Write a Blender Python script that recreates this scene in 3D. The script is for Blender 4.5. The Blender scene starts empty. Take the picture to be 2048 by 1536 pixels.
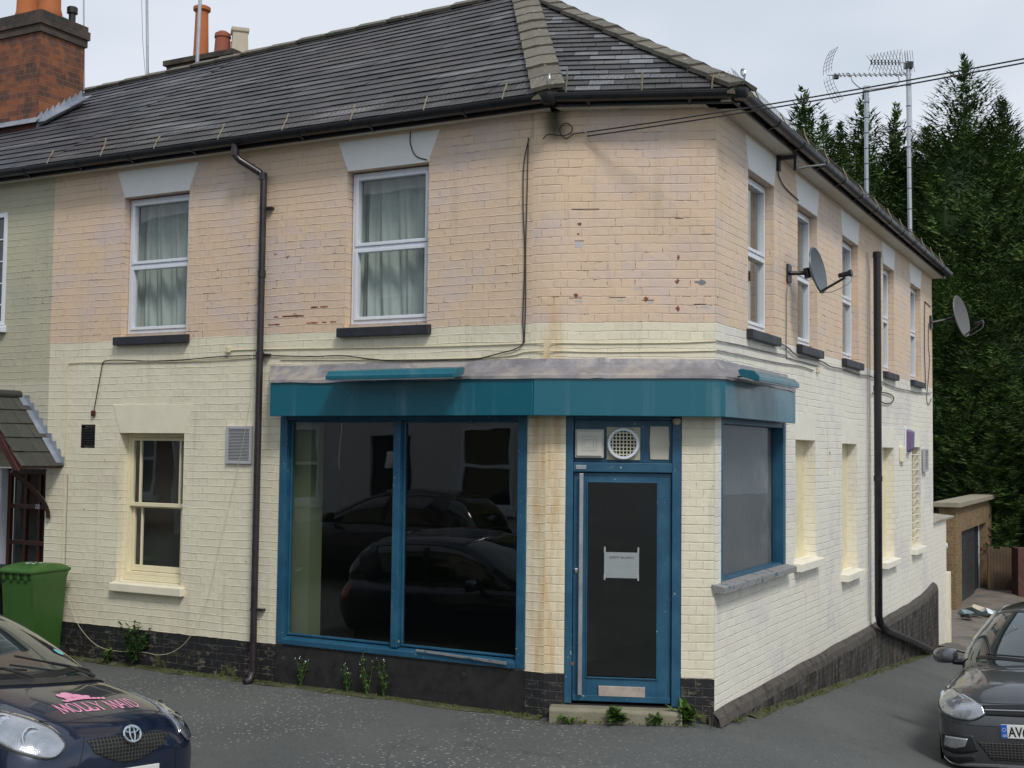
import bpy, bmesh, math, random
from mathutils import Vector, Matrix, noise
from mathutils.bvhtree import BVHTree
R_ = math.radians
rnd = random.Random(7)
sc = bpy.context.scene
COL = sc.collection
# ------------------------------------------------------------------ camera
F_PX = 2430.0
cam_d = bpy.data.cameras.new('camera'); cam_o = bpy.data.objects.new('camera', cam_d); COL.objects.link(cam_o)
cam_d.sensor_width = 36.0; cam_d.lens = 36.0*F_PX/2048.0; cam_d.clip_start = 0.1; cam_d.clip_end = 2000
pi_, ro_ = R_(3.07), R_(0.66)
fw = Vector((0, math.cos(pi_), math.sin(pi_))); up0 = Vector((0, -math.sin(pi_), math.cos(pi_))); rt0 = Vector((1, 0, 0))
rt = math.cos(ro_)*rt0 + math.sin(ro_)*up0; upv = -math.sin(ro_)*rt0 + math.cos(ro_)*up0
m = Matrix((rt, upv, -fw)).transposed().to_4x4(); m.translation = Vector((0, 0, 2.42))
cam_o.matrix_world = m; sc.camera = cam_o
# ------------------------------------------------------------------ sky, sun, exposure
SUN_EL, SUN_AZ = R_(50), R_(158)          # azimuth clockwise from +Y
w = bpy.data.worlds.new('World'); sc.world = w; w.use_nodes = True
nt = w.node_tree; nt.nodes.clear()
sky = nt.nodes.new('ShaderNodeTexSky'); sky.sky_type = 'NISHITA'; sky.sun_disc = False
sky.sun_elevation = SUN_EL; sky.sun_rotation = SUN_AZ; sky.air_density = 1.2; sky.dust_density = 2.0
tc = nt.nodes.new('ShaderNodeTexCoord'); mp = nt.nodes.new('ShaderNodeMapping'); mp.inputs['Scale'].default_value = (1.0, 1.0, 2.6)
nz = nt.nodes.new('ShaderNodeTexNoise'); nz.inputs['Scale'].default_value = 1.7; nz.inputs['Detail'].default_value = 4; nz.inputs['Roughness'].default_value = .45
cr = nt.nodes.new('ShaderNodeValToRGB'); cr.color_ramp.elements[0].position = .38; cr.color_ramp.elements[1].position = .62
cr.color_ramp.elements[0].color = (4.4, 5.3, 6.1, 1); cr.color_ramp.elements[1].color = (7.4, 7.7, 8.3, 1)
mx = nt.nodes.new('ShaderNodeMix'); mx.data_type = 'RGBA'; mx.inputs[0].default_value = .82
bg = nt.nodes.new('ShaderNodeBackground'); bg.inputs['Strength'].default_value = .1
wo = nt.nodes.new('ShaderNodeOutputWorld'); L = nt.links.new
L(tc.outputs['Generated'], mp.inputs['Vector']); L(mp.outputs['Vector'], nz.inputs['Vector']); L(nz.outputs['Fac'], cr.inputs['Fac'])
L(sky.outputs['Color'], mx.inputs[6]); L(cr.outputs['Color'], mx.inputs[7]); L(mx.outputs[2], bg.inputs['Color']); L(bg.outputs[0], wo.inputs[0])
sd = bpy.data.lights.new('sun', 'SUN'); sd.energy = 1.75; sd.angle = R_(13); sd.color = (1, .96, .9)
so = bpy.data.objects.new('sun', sd); COL.objects.link(so)
sdir = Vector((math.sin(SUN_AZ)*math.cos(SUN_EL), math.cos(SUN_AZ)*math.cos(SUN_EL), math.sin(SUN_EL)))
so.rotation_euler = sdir.to_track_quat('Z', 'Y').to_euler(); so.location = (6, -10, 20)
sc.view_settings.view_transform = 'Standard'; sc.view_settings.look = 'None'; sc.view_settings.gamma = 1
sc.view_settings.exposure = 0.22
sc.cycles.max_bounces = 6; sc.cycles.transparent_max_bounces = 8; sc.cycles.caustics_reflective = False; sc.cycles.caustics_refractive = False
# ------------------------------------------------------------------ street geometry (metres, measured wall frames)
aA, aB, aC = R_(28), R_(62), R_(7)
P0 = Vector((0.2971, 10.4, 0)); P1 = Vector((1.7125, 10.2262, 0))
dA = Vector((-math.cos(aA), math.sin(aA), 0)); nA = Vector((-math.sin(aA), -math.cos(aA), 0))
dB = Vector((math.cos(aB), math.sin(aB), 0)); nB = Vector((math.sin(aB), -math.cos(aB), 0))
dC = Vector((math.cos(aC), -math.sin(aC), 0)); nC = Vector((-math.sin(aC), -math.cos(aC), 0))
Z = Vector((0, 0, 1))
FR = {'A': (P0, dA, nA), 'B': (P1, dB, nB), 'C': (P0, dC, nC)}
def W(f, u, z, o=0.0):
    P, d, n = FR[f]; return P + d*u + n*o + Z*z
def TF(f):                                   # local (u, z, off) -> world
    P, d, n = FR[f]
    return lambda p: P + d*p[0] + n*p[2] + Z*p[1]
def clamp(x, a, b): return max(a, min(b, x))
def ground(x, y):
    p = Vector((x, y, 0)); oa = (p-P0).dot(nA); ub = (p-P1).dot(dB)
    ob = (p-P1).dot(nB)
    g = .17 - .085*clamp(oa, 0, 2.6) + .07*clamp(oa-3.0, 0, 7) + .10*clamp(oa-8, 0, 3) - .083*clamp(ub-.2, 0, 14.5) - .21*clamp(ob, 0, 3.0)*clamp((ub+4.0)/3.5, 0, 1)
    return g
# ------------------------------------------------------------------ node helper and materials
class G:
    def __init__(s, name):
        s.m = bpy.data.materials.new(name); s.m.use_nodes = True; s.t = s.m.node_tree; s.t.nodes.clear()
    def n(s, ty, ins=None, out=0, **props):
        nd = s.t.nodes.new('ShaderNode'+ty)
        for k, v in props.items(): setattr(nd, k, v)
        for k, v in (ins or {}).items():
            sk = nd.inputs[k]
            if isinstance(v, bpy.types.NodeSocket): s.t.links.new(v, sk)
            else: sk.default_value = v
        return nd.outputs[out]
    def math(s, op, a, b=0.0, cl=False): return s.n('Math', {0: a, 1: b}, operation=op, use_clamp=cl)
    def ramp(s, f, a, b, lo=0.0, hi=1.0): return s.n('MapRange', {0: f, 1: a, 2: b, 3: lo, 4: hi}, interpolation_type='SMOOTHSTEP')
    def mix(s, f, a, b, mode='MIX'): return s.n('Mix', {0: f, 6: a, 7: b}, out=2, data_type='RGBA', blend_type=mode)
    def noise(s, v, sc_, det=3, ro=.5, out=0, **k): return s.n('TexNoise', {'Vector': v, 'Scale': sc_, 'Detail': det, 'Roughness': ro}, out=out, **k)
    def scale(s, v, xyz): return s.n('Mapping', {'Vector': v, 'Scale': xyz})
    def done(s, bsdf_ins, bump=None):
        if bump: bsdf_ins['Normal'] = s.n('Bump', {'Height': bump[0], 'Distance': bump[1], 'Strength': bump[2] if len(bump) > 2 else 1.0})
        b = s.n('BsdfPrincipled', bsdf_ins)
        s.n('OutputMaterial', {}, ) if False else None
        o = s.t.nodes.new('ShaderNodeOutputMaterial'); s.t.links.new(b, o.inputs[0]); return s.m
def c4(r, g=None, b=None): return (r, g, b, 1) if g is not None else (r, r, r, 1)
def mat(name, col, rough=.6, metal=0, var=.12, sc_=6.0, bump=0.0, coat=0.0, spec=.5, dirt=None, ds=1.5, dt=.6):
    g = G(name); v = g.n('TexCoord', out=3)
    n1 = g.noise(v, sc_, 5, .6); n2 = g.noise(v, sc_*7, 3)
    f = g.math('ADD', g.math('MULTIPLY', n1, .7), g.math('MULTIPLY', n2, .3))
    lo = tuple(c*(1-var) for c in col)+(1,); hi = tuple(min(1, c*(1+var)) for c in col)+(1,)
    c = g.mix(g.ramp(f, .3, .7), lo, hi)
    if dirt:
        d = g.noise(v, ds, 6, .65); c = g.mix(g.ramp(d, dt, dt+.12), c, tuple(dirt)+(1,))
    ro = g.ramp(n1, .3, .7, max(0, rough-.08), min(1, rough+.08))
    return g.done({'Base Color': c, 'Roughness': ro, 'Metallic': metal, 'Coat Weight': coat, 'Coat Roughness': .03, 'Specular IOR Level': spec}, (f, bump) if bump else None)

ROWH = .0745
def brick_uv(g, warp=.012, wide=.232, zoff=0.0, offs=.5, squash=.5):
    uv = g.n('UVMap', {}); uv0 = uv
    nz = g.n('TexNoise', {'Vector': uv, 'Scale': 5.0, 'Detail': 2.0}, out=1)
    w_ = g.n('VectorMath', {0: nz, 1: (.5, .5, .5)}, operation='SUBTRACT')
    w_ = g.n('VectorMath', {0: w_, 'Scale': warp}, operation='SCALE')
    p = g.n('VectorMath', {0: uv, 1: w_}, operation='ADD')
    if warp > .01:      # courses that wander
        n2 = g.n('TexNoise', {'Vector': uv, 'Scale': .9, 'Detail': 1.0}, out=0); n3 = g.n('TexNoise', {'Vector': uv, 'Scale': 17.0, 'Detail': 2.0}, out=1)
        p = g.n('VectorMath', {0: p, 1: g.n('CombineXYZ', {1: g.math('MULTIPLY', g.math('SUBTRACT', n2, .5), .035)})}, operation='ADD')
        p = g.n('VectorMath', {0: p, 1: g.n('VectorMath', {0: g.n('VectorMath', {0: n3, 1: (.5, .5, .5)}, operation='SUBTRACT'), 'Scale': .008}, operation='SCALE')}, operation='ADD')
    p = g.n('VectorMath', {0: p, 1: (50.0, zoff, 0)}, operation='ADD')
    nd = g.t.nodes.new('ShaderNodeTexBrick'); nd.offset = offs; nd.offset_frequency = 2; nd.squash = squash; nd.squash_frequency = 2
    g.t.links.new(p, nd.inputs['Vector'])
    for k, v in {'Scale': 1.0, 'Mortar Size': .0042, 'Mortar Smooth': .7, 'Bias': 0.0, 'Brick Width': wide, 'Row Height': ROWH,
                 'Color1': c4(0), 'Color2': c4(1), 'Mortar': c4(.5)}.items(): nd.inputs[k].default_value = v
    return uv0, p, nd.outputs['Color'], nd.outputs['Fac']
def painted_brick(name, kind):
    g = G(name)
    uv, p, bc, fac = brick_uv(g, .013, zoff=-3.51 + ROWH*100)
    sp = g.t.nodes.new('ShaderNodeSeparateXYZ'); g.t.links.new(uv, sp.inputs[0]); u, z = sp.outputs[0], sp.outputs[1]
    nb = g.noise(uv, 1.1, 5, .6); nm = g.noise(uv, 4.5, 4, .6); nf = g.noise(uv, 55, 4, .6); nv = g.noise(g.scale(uv, (9, .7, 1)), 1.0, 4, .6)
    bcv = g.n('SeparateColor', {0: bc})
    sp2 = g.t.nodes.new('ShaderNodeSeparateXYZ'); g.t.links.new(p, sp2.inputs[0])
    rf = g.math('ABSOLUTE', g.math('SUBTRACT', g.math('FRACT', g.math('DIVIDE', sp2.outputs[1], ROWH)), .5)); bed = g.ramp(rf, .415, .49)
    fac_p = g.math('MULTIPLY', g.ramp(fac, .2, .8), g.math('SUBTRACT', 1.0, bed))
    bedv = g.math('MULTIPLY', bed, g.ramp(g.noise(uv, 2.6, 4, .65), .32, .62, .12, .85)); perv = g.math('MULTIPLY', fac_p, g.ramp(g.noise(uv, 3.7, 4, .65), .38, .60, .05, .85))
    joint = g.math('MAXIMUM', bedv, perv)
    zb = g.math('ADD', z, g.math('MULTIPLY', g.math('SUBTRACT', nm, .5), .014))
    up = g.math('GREATER_THAN', zb, 3.512)
    cream = c4(.80, .745, .575) if kind != 'B' else c4(.83, .795, .685)
    peach = c4(.73, .55, .395) if kind != 'B' else c4(.74, .57, .41)
    peach = g.mix(g.ramp(g.math('ADD', nb, g.math('MULTIPLY', bcv, .12)), .50, .76), peach, c4(.67, .545, .49))
    peach = g.mix(g.math('MULTIPLY', g.ramp(g.noise(uv, 1.7, 3), .56, .70), .75), peach, c4(.74, .55, .37))
    cream = g.mix(g.ramp(g.math('ADD', g.noise(uv, .8, 4), g.math('MULTIPLY', bcv, .08)), .52, .70), cream, c4(.75, .69, .53) if kind != 'B' else c4(.74, .70, .66))
    if kind == 'S':
        base = g.mix(g.ramp(nb, .4, .65), c4(.50, .48, .35), c4(.44, .43, .33)); base = g.mix(g.math('LESS_THAN', z, 3.1), base, c4(.56, .54, .42))
    else: base = g.mix(up, cream, peach)
    base = g.mix(g.math('MULTIPLY', bcv, .10), base, c4(.45, .37, .27))
    # grime: vertical runs and faint blotches
    base = g.mix(g.math('MULTIPLY', g.ramp(nv, .55, .75), .22), base, c4(.30, .26, .19))
    # open cracks in the bed joints
    ck = g.math('MULTIPLY', g.ramp(g.math('MAXIMUM', bed, g.math('MULTIPLY', fac_p, .7)), .35, .8), g.ramp(g.noise(uv, 2.9, 5, .75), .52, .60))
    ck = g.math('MULTIPLY', ck, g.ramp(g.noise(g.scale(uv, (9, 26, 1)), 1.0, 3), .45, .56))
    ck = g.math('MULTIPLY', ck, g.math('ADD', g.math('MULTIPLY', g.math('MULTIPLY', up, g.ramp(z, 4.9, 3.6, .45, 1.3)), .85), .16 if kind != 'S' else .4), True)
    base = g.mix(g.math('MULTIPLY', joint, .16), base, c4(.34, .26, .18))
    base = g.mix(ck, base, c4(.12, .075, .05))
    # flakes down to old red brick
    fl = g.math('MULTIPLY', g.ramp(g.noise(uv, 9, 4, .7), .66, .69), g.ramp(g.noise(uv, 1.3, 2), .55, .6))
    if kind != 'S': base = g.mix(g.math('MULTIPLY', fl, .9), base, c4(.25, .09, .05))
    if kind in 'AC':
        au = g.math('ABSOLUTE', g.math('SUBTRACT', u, .05))
        st = g.ramp(g.math('ADD', au, g.math('MULTIPLY', g.math('SUBTRACT', nm, .5), .16)), .15, .0)
        st = g.math('MULTIPLY', st, g.ramp(g.math('ADD', z, g.math('MULTIPLY', nm, .3)), 3.95, 3.60)); st = g.math('MULTIPLY', st, g.ramp(g.noise(g.scale(uv, (14, 1.2, 1)), 1.0, 4, .6), .30, .65, .10, .75))
        base = g.mix(st, base, c4(.60, .36, .13))
        mo = g.math('MULTIPLY', g.ramp(g.math('ADD', au, g.math('MULTIPLY', nm, .12)), .22, .06), g.ramp(g.math('ADD', z, g.math('MULTIPLY', nm, .1)), 5.10, 5.24))
        base = g.mix(g.math('MULTIPLY', mo, .92), base, c4(.03, .04, .015))
    if kind == 'A' or kind == 'C':
        pl = g.math('LESS_THAN', g.math('ADD', z, g.math('MULTIPLY', g.math('SUBTRACT', nm, .5), .03)), .53)
    elif kind == 'S': pl = g.math('LESS_THAN', z, .5)
    else: pl = g.math('LESS_THAN', z, -9.0)
    wb = g.math('MULTIPLY', g.ramp(g.math('ADD', g.noise(g.scale(uv, (8, 13, 1)), 1.0, 6, .75), g.math('MULTIPLY', fac, .08)), .54, .62), g.ramp(g.math('ADD', nb, g.math('MULTIPLY', z, -.35)), .22, .46))
    plc = g.mix(wb, g.mix(g.ramp(fac, .3, .8), c4(.020, .020, .022), c4(.05, .05, .048)), c4(.17, .15, .12))
    plc = g.mix(g.math('MULTIPLY', g.ramp(g.noise(uv, 7, 4), .56, .66), g.ramp(z, .42, .22)), plc, c4(.09, .10, .03))
    base = g.mix(pl, base, plc)
    h = g.math('ADD', g.math('MULTIPLY', joint, -1.0), g.math('MULTIPLY', nf, .30))
    h = g.math('ADD', h, g.math('ADD', g.math('MULTIPLY', bcv, .25), g.math('MULTIPLY', g.noise(uv, 13, 4, .6), 1.1)))
    return g.done({'Base Color': base, 'Roughness': .6, 'Specular IOR Level': .3}, (h, .0055, .85))
def bare_brick(name, c1, c2, mortar, soot=None, s=1.0):
    g = G(name); uv, p, bc, fac = brick_uv(g, .006)
    bcv = g.n('SeparateColor', {0: bc}); nf = g.noise(uv, 40, 4)
    c = g.mix(bcv, c1+(1,), c2+(1,)); c = g.mix(g.math('MULTIPLY', g.ramp(g.noise(uv, 3, 4, .6), .45, .62), .8), c, (soot or c1)+(1,))
    c = g.mix(g.ramp(nf, .3, .8, 0, .35), c, c4(.08)); c = g.mix(g.ramp(fac, .15, .6), c, mortar+(1,))
    return g.done({'Base Color': c, 'Roughness': .85}, (g.math('ADD', g.math('MULTIPLY', fac, -1.0), g.math('MULTIPLY', nf, .4)), .006))
def col_attr_mat(name, rough=.5, bumps=.0, lich=None, ls=9, lt=.66, streak=False, spec=.5):
    g = G(name); c = g.n('Attribute', {}, attribute_name='Col'); v = g.n('TexCoord', out=3); uv = g.n('UVMap', {})
    n1 = g.noise(v, 14, 5, .65); c = g.mix(g.ramp(n1, .3, .75, 0, .45), c, c4(.03, .03, .034))
    if streak:
        s_ = g.noise(g.n('Mapping', {'Vector': uv, 'Rotation': (0, 0, R_(-42)), 'Scale': (.55, 2.6, 1)}), 1.0, 4, .6)
        c = g.mix(g.ramp(s_, .52, .70, 0, .62), c, c4(.24, .232, .235))
        s2 = g.noise(uv, .6, 3); c = g.mix(g.ramp(s2, .48, .66, 0, .35), c, c4(.10, .085, .085))
    if lich:
        l = g.math('MULTIPLY', g.ramp(g.noise(v, ls, 5, .7), lt, lt+.05), .85); c = g.mix(l, c, lich+(1,))
    return g.done({'Base Color': c, 'Roughness': rough, 'Specular IOR Level': spec}, (n1, bumps) if bumps else None)
def glass_mat(name, refl=1.0, tint=(.9, .95, .93)):
    g = G(name)
    geo = g.t.nodes.new('ShaderNodeNewGeometry'); dt_ = g.t.nodes.new('ShaderNodeVectorMath'); dt_.operation = 'DOT_PRODUCT'
    g.t.links.new(geo.outputs['Incoming'], dt_.inputs[0]); g.t.links.new(geo.outputs['Normal'], dt_.inputs[1])
    c1 = g.math('SUBTRACT', 1.0, g.math('ABSOLUTE', dt_.outputs['Value'])); fr = g.math('ADD', .043, g.math('MULTIPLY', g.math('POWER', c1, 5.0), .957)); f = g.math('MULTIPLY', fr, 1.75*refl, True)
    v = g.n('TexCoord', out=3); bp = g.n('Bump', {'Height': g.noise(v, 1.3, 2), 'Distance': .004, 'Strength': .5})
    gl = g.n('BsdfGlossy', {'Color': c4(.95), 'Roughness': .012, 'Normal': bp}); tr = g.n('BsdfTransparent', {'Color': tint+(1,)})
    ms = g.n('MixShader', {0: f, 1: tr, 2: gl}); o = g.t.nodes.new('ShaderNodeOutputMaterial'); g.t.links.new(ms, o.inputs[0]); return g.m
def car_paint(name, col, metal=.3, flake=.0, rough=.35):
    g = G(name); v = g.n('TexCoord', out=3); n1 = g.noise(v, 3, 4)
    c = g.mix(g.ramp(n1, .3, .7), tuple(x*.92 for x in col)+(1,), tuple(x*1.08 for x in col)+(1,))
    r = g.ramp(g.noise(v, 5, 5, .7), .4, .8, .02, .09)
    return g.done({'Base Color': c, 'Roughness': rough, 'Metallic': metal, 'Coat Weight': 1.0, 'Coat Roughness': r})
M = {
 'wallA': painted_brick('painted_brick_street', 'A'), 'wallC': painted_brick('painted_brick_corner', 'C'),
 'wallB': painted_brick('painted_brick_side', 'B'), 'wallS': painted_brick('sage_painted_brick', 'S'),
 'white': mat('white_paint', (.80, .80, .79), .45, var=.03, bump=.001, dirt=(.55, .52, .46), dt=.66),
 'creamp': mat('cream_paint', (.80, .745, .58), .5, var=.05, bump=.002, dirt=(.55, .47, .30), dt=.62),
 'creamB': mat('pale_cream_paint', (.83, .795, .675), .5, var=.05, bump=.002, dirt=(.60, .52, .38), dt=.64), 'recess': mat('yellowed_cream', (.74, .66, .43), .6, var=.08, bump=.004, dirt=(.45, .36, .20), dt=.63, ds=4), 'sash': mat('cream_joinery', (.78, .71, .50), .4, var=.04, dirt=(.5, .42, .27), dt=.66),
 'upvc': mat('white_upvc', (.72, .76, .82), .28, var=.02, dirt=(.5, .5, .48), dt=.68),
 'silled': mat('dark_sill_paint', (.022, .024, .032), .5, var=.3, bump=.002, dirt=(.10, .09, .08), dt=.63, ds=4),
 'gutter': mat('black_gutter_plastic', (.011, .011, .013), .34, var=.3, dirt=(.035, .033, .03), dt=.66, ds=3),
 'pipe': mat('brown_black_pipe', (.030, .024, .028), .3, var=.2, dirt=(.07, .06, .055), dt=.62, ds=3),
 'soffit': mat('soffit_paint', (.62, .59, .50), .6, var=.08, dirt=(.30, .27, .22), dt=.6, ds=5),
 'lead': mat('lead_sheet', (.25, .235, .25), .42, .15, var=.25, sc_=5, bump=.004, dirt=(.40, .36, .32), dt=.5, ds=2),
 'newlead': mat('new_lead', (.30, .34, .40), .35, .3, var=.15, bump=.003, dirt=(.42, .45, .5), dt=.55),
 'ply': mat('bare_timber', (.40, .34, .30), .8, var=.2, bump=.003),
 'vent': mat('grey_plastic', (.44, .44, .47), .4, var=.06), 'dark': mat('dark_void', (.012, .012, .013), .8), 'black': mat('black_plastic', (.018, .018, .02), .4),
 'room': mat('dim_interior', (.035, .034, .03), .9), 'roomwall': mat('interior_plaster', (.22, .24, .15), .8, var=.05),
 'slate': col_attr_mat('roof_slate', .58, .004, (.20, .19, .17), 5, .68, streak=True, spec=.35), 'ridge': col_attr_mat('concrete_ridge', .85, .004, (.62, .60, .52), 11, .64),
 'tile': col_attr_mat('porch_tile', .8, .006, (.22, .20, .05), 22, .70), 'mortar': mat('mossy_mortar', (.10, .09, .065), .95, var=.4, bump=.01, dirt=(.10, .11, .03), dt=.55, ds=8),
 'steel': mat('galvanised_steel', (.42, .45, .48), .35, .7, var=.1), 'alu': mat('aluminium', (.5, .51, .53), .35, .8, var=.1),
 'rust': mat('rusty_wire', (.06, .045, .035), .7, .2, var=.3), 'brass': mat('weathered_upright', (.20, .18, .10), .6, .3, var=.3, dirt=(.15, .05, .03), dt=.55, ds=6),
 'dish': mat('grey_dish', (.105, .12, .14), .45, var=.1), 'dishb': mat('pale_dish', (.115, .112, .11), .5, var=.12, dirt=(.12, .11, .10), dt=.6),
 'wallbrick': bare_brick('chimney_brick', (.33, .10, .03), (.16, .05, .03), (.25, .19, .12), (.05, .028, .022)),
 'sootbrick': bare_brick('sooty_brick', (.10, .06, .042), (.05, .038, .03), (.10, .085, .06), (.02, .018, .016)),
 'garbrick': bare_brick('buff_garage_brick', (.30, .19, .09), (.20, .125, .06), (.38, .30, .18), (.18, .12, .05)),
 'redbrick': bare_brick('red_brick', (.26, .09, .06), (.17, .06, .045), (.22, .18, .15)),
 'terra': mat('terracotta', (.42, .125, .035), .75, var=.12, sc_=3, dirt=(.10, .05, .03), dt=.62, ds=3), 'terra2': mat('red_terracotta', (.28, .085, .05), .8, var=.15, dirt=(.12, .06, .045), dt=.6, ds=3),
 'potcream': mat('cream_pot', (.50, .43, .33), .8, var=.1, dirt=(.25, .2, .15), dt=.6, ds=3),
 'green': mat('green_bin', (.040, .112, .022), .42, var=.08, bump=.0008), 'blackbin': mat('black_bin', (.022, .022, .025), .45),
 'oxblood': mat('oxblood_door', (.055, .012, .008), .35, var=.15), 'leafdark': None,
 'cabb': mat('black_cable', (.02, .018, .016), .5), 'cabc': mat('cream_cable', (.62, .57, .40), .5), 'cabg': mat('grey_cable', (.25, .24, .25), .5),
 'concrete': mat('concrete', (.23, .21, .15), .85, var=.15, bump=.004, dirt=(.12, .12, .06), dt=.58, ds=4),
 'coping': mat('coping_concrete', (.30, .27, .20), .85, var=.15, bump=.003),
 'curt': None, 'glass': glass_mat('window_glass'), 'shopglass': glass_mat('shop_glass', 1.25, (.75, .82, .78)), 'dullglass': glass_mat('dusty_glass', .28, (.9, .92, .92)),
 'chrome': mat('chrome', (.75, .76, .78), .12, 1.0, var=.02), 'tyre': mat('tyre_rubber', (.02, .02, .02), .8), 'trim': mat('black_trim', (.012, .012, .014), .45, bump=.0005),
 'plate': mat('number_plate', (.75, .75, .72), .35, var=.02), 'blue': mat('plate_blue', (.01, .12, .50), .3, var=.02), 'ink': mat('black_ink', (.01, .01, .012), .4),
 'pink': mat('pink_vinyl', (.78, .32, .47), .35, var=.03), 'red': mat('red_lamp', (.45, .01, .015), .15, coat=1),
 'purple': mat('purple_alarm', (.16, .10, .22), .4), 'render': mat('white_render', (.62, .62, .60), .7, var=.06, bump=.002),
 'ochre': mat('ochre_panel', (.42, .33, .13), .7, var=.05), 'paper': mat('notice_paper', (.30, .33, .33), .6, var=.05),
 'timber': mat('fence_timber', (.10, .065, .04), .85, var=.3, sc_=3, bump=.004), 'rubbish': mat('litter', (.30, .42, .45), .5, var=.3),
}
def teal_mat(name, col, fade, amt):
    g = G(name); v = g.n('TexCoord', out=3); uv = g.n('UVMap', {})
    s_ = g.noise(g.scale(uv, (5.5, .12, 1)), 1.0, 3, .55); s2 = g.noise(uv, 2.2, 4); f = g.math('MULTIPLY', g.ramp(s_, .52, .68), g.ramp(s2, .3, .6))
    c = g.mix(g.math('MULTIPLY', f, amt), tuple(col)+(1,), tuple(fade)+(1,))
    return g.done({'Base Color': c, 'Roughness': g.ramp(s2, .3, .7, .22, .38), 'Coat Weight': .3})
M['teal'] = teal_mat('teal_fascia', (.003, .115, .165), (.10, .22, .27), .6)
def worn_blue():
    g = G('worn_blue_joinery'); v = g.n('TexCoord', out=3)
    c = g.mix(g.ramp(g.noise(v, 4, 5, .6), .35, .7), c4(.014, .080, .150), c4(.028, .115, .190))
    ch = g.math('MULTIPLY', g.ramp(g.noise(v, 26, 4, .7), .66, .68), g.ramp(g.noise(v, 2.6, 3), .47, .56))
    c = g.mix(ch, c, c4(.62, .58, .48)); n2 = g.noise(g.scale(v, (30, 30, 2)), 1.5, 3)
    c = g.mix(g.ramp(n2, .5, .8, 0, .25), c, c4(.01, .05, .09))
    return g.done({'Base Color': c, 'Roughness': .42}, (g.math('ADD', ch, g.math('MULTIPLY', n2, .4)), -.0015))
M['bluewood'] = worn_blue()
def sill_wood():
    g = G('peeling_sill'); v = g.n('TexCoord', out=3); n1 = g.noise(v, 9, 6, .7)
    c = g.mix(g.ramp(n1, .57, .60), c4(.27, .265, .265), c4(.03, .11, .17)); c = g.mix(g.ramp(g.noise(v, 30, 3), .4, .7, 0, .4), c, c4(.15, .14, .13))
    return g.done({'Base Color': c, 'Roughness': .75}, (n1, .004))
M['peel'] = sill_wood()
def plinth_mat():
    g = G('side_plinth_render'); uv, pp_, bc_, fac_ = brick_uv(g, .02); v = g.n('TexCoord', out=3)
    s_ = g.noise(g.scale(uv, (7, 2.2, 1)), 1.0, 6, .7); n1 = g.noise(uv, 1.3, 4); n2 = g.noise(uv, 13, 5, .7)
    c = g.mix(g.ramp(s_, .40, .62), c4(.010, .009, .009), c4(.095, .080, .070)); c = g.mix(g.math('MULTIPLY', g.ramp(fac_, .4, .9), .4), c, c4(.006))
    c = g.mix(g.math('MULTIPLY', g.ramp(n2, .57, .66), g.ramp(n1, .40, .60)), c, c4(.20, .18, .155))
    c = g.mix(g.math('MULTIPLY', g.ramp(g.noise(uv, 5, 5, .7), .66, .70), .8), c, c4(.20, .13, .05))
    c = g.mix(g.math('MULTIPLY', g.ramp(g.noise(uv, 3.0, 4), .52, .66), .5), c, c4(.05, .055, .02))
    return g.done({'Base Color': c, 'Roughness': .85}, (g.math('ADD', g.math('ADD', s_, g.math('MULTIPLY', n2, .5)), g.math('MULTIPLY', fac_, -.5)), .02))
M['plinth'] = plinth_mat()
def asphalt():
    g = G('worn_asphalt'); v = g.n('TexCoord', out=3)
    n1 = g.noise(v, .35, 5, .6); n2 = g.noise(v, 60, 4, .7); n3 = g.noise(v, 2.2, 5, .65); sp = g.noise(v, 24, 4, .75)
    c = g.mix(g.ramp(n1, .35, .65), c4(.066, .071, .071), c4(.098, .102, .098)); c = g.mix(g.ramp(n2, .35, .75, 0, .5), c, c4(.17, .17, .16))
    c = g.mix(g.ramp(n3, .5, .75, 0, .35), c, c4(.050, .053, .053))
    vo = g.n('TexVoronoi', {'Vector': g.scale(v, (17, 26, 20)), 'Scale': 1.0, 'Randomness': 1.0}, out=0); 
    dots = g.math('MULTIPLY', g.ramp(g.math('ADD', vo, g.math('MULTIPLY', sp, .3)),   .41, .30), g.ramp(g.noise(v, .75, 5, .65), .40, .56))
    sx_ = g.t.nodes.new('ShaderNodeSeparateXYZ'); g.t.links.new(v, sx_.inputs[0]); dots = g.math('MULTIPLY', dots, g.ramp(g.math('ADD', sx_.outputs[0], g.math('MULTIPLY', n1, 3.0)), 3.4, 1.2, .18, 1.0))
    c = g.mix(g.math('MULTIPLY', dots, .8), c, c4(.38, .38, .35))
    vo2 = g.n('TexVoronoi', {'Vector': v, 'Scale': 7.0}, out=0); c = g.mix(g.math('MULTIPLY', g.ramp(vo2, .075, .05), .6), c, c4(.36, .35, .31))
    cv = g.n('TexVoronoi', {'Vector': g.n('VectorMath', {0: v, 1: g.n('VectorMath', {0: g.noise(v, 2.0, 4, out=1), 'Scale': .5}, operation='SCALE')}, operation='ADD'), 'Scale': .42}, feature='DISTANCE_TO_EDGE', out=0)
    ck = g.math('MULTIPLY', g.ramp(cv, .006, .001), g.ramp(g.noise(v, .4, 3), .45, .55)); c = g.mix(g.math('MULTIPLY', ck, .35), c, c4(.04))
    # moss and dust gathered where the walls stand
    return g.done({'Base Color': c, 'Roughness': .82, 'Specular IOR Level': .4}, (g.math('ADD', g.math('MULTIPLY', n2, .6), g.math('MULTIPLY', dots, .3)), .007))
M['asphalt'] = asphalt()
M['lane'] = mat('gravel_lane', (.17, .145, .12), .95, var=.25, sc_=2, bump=.01, dirt=(.10, .095, .085), dt=.5, ds=.8)
M['verge'] = mat('mossy_soil', (.055, .06, .022), .95, var=.5, sc_=9, bump=.02, dirt=(.12, .11, .08), dt=.55, ds=7)
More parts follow.
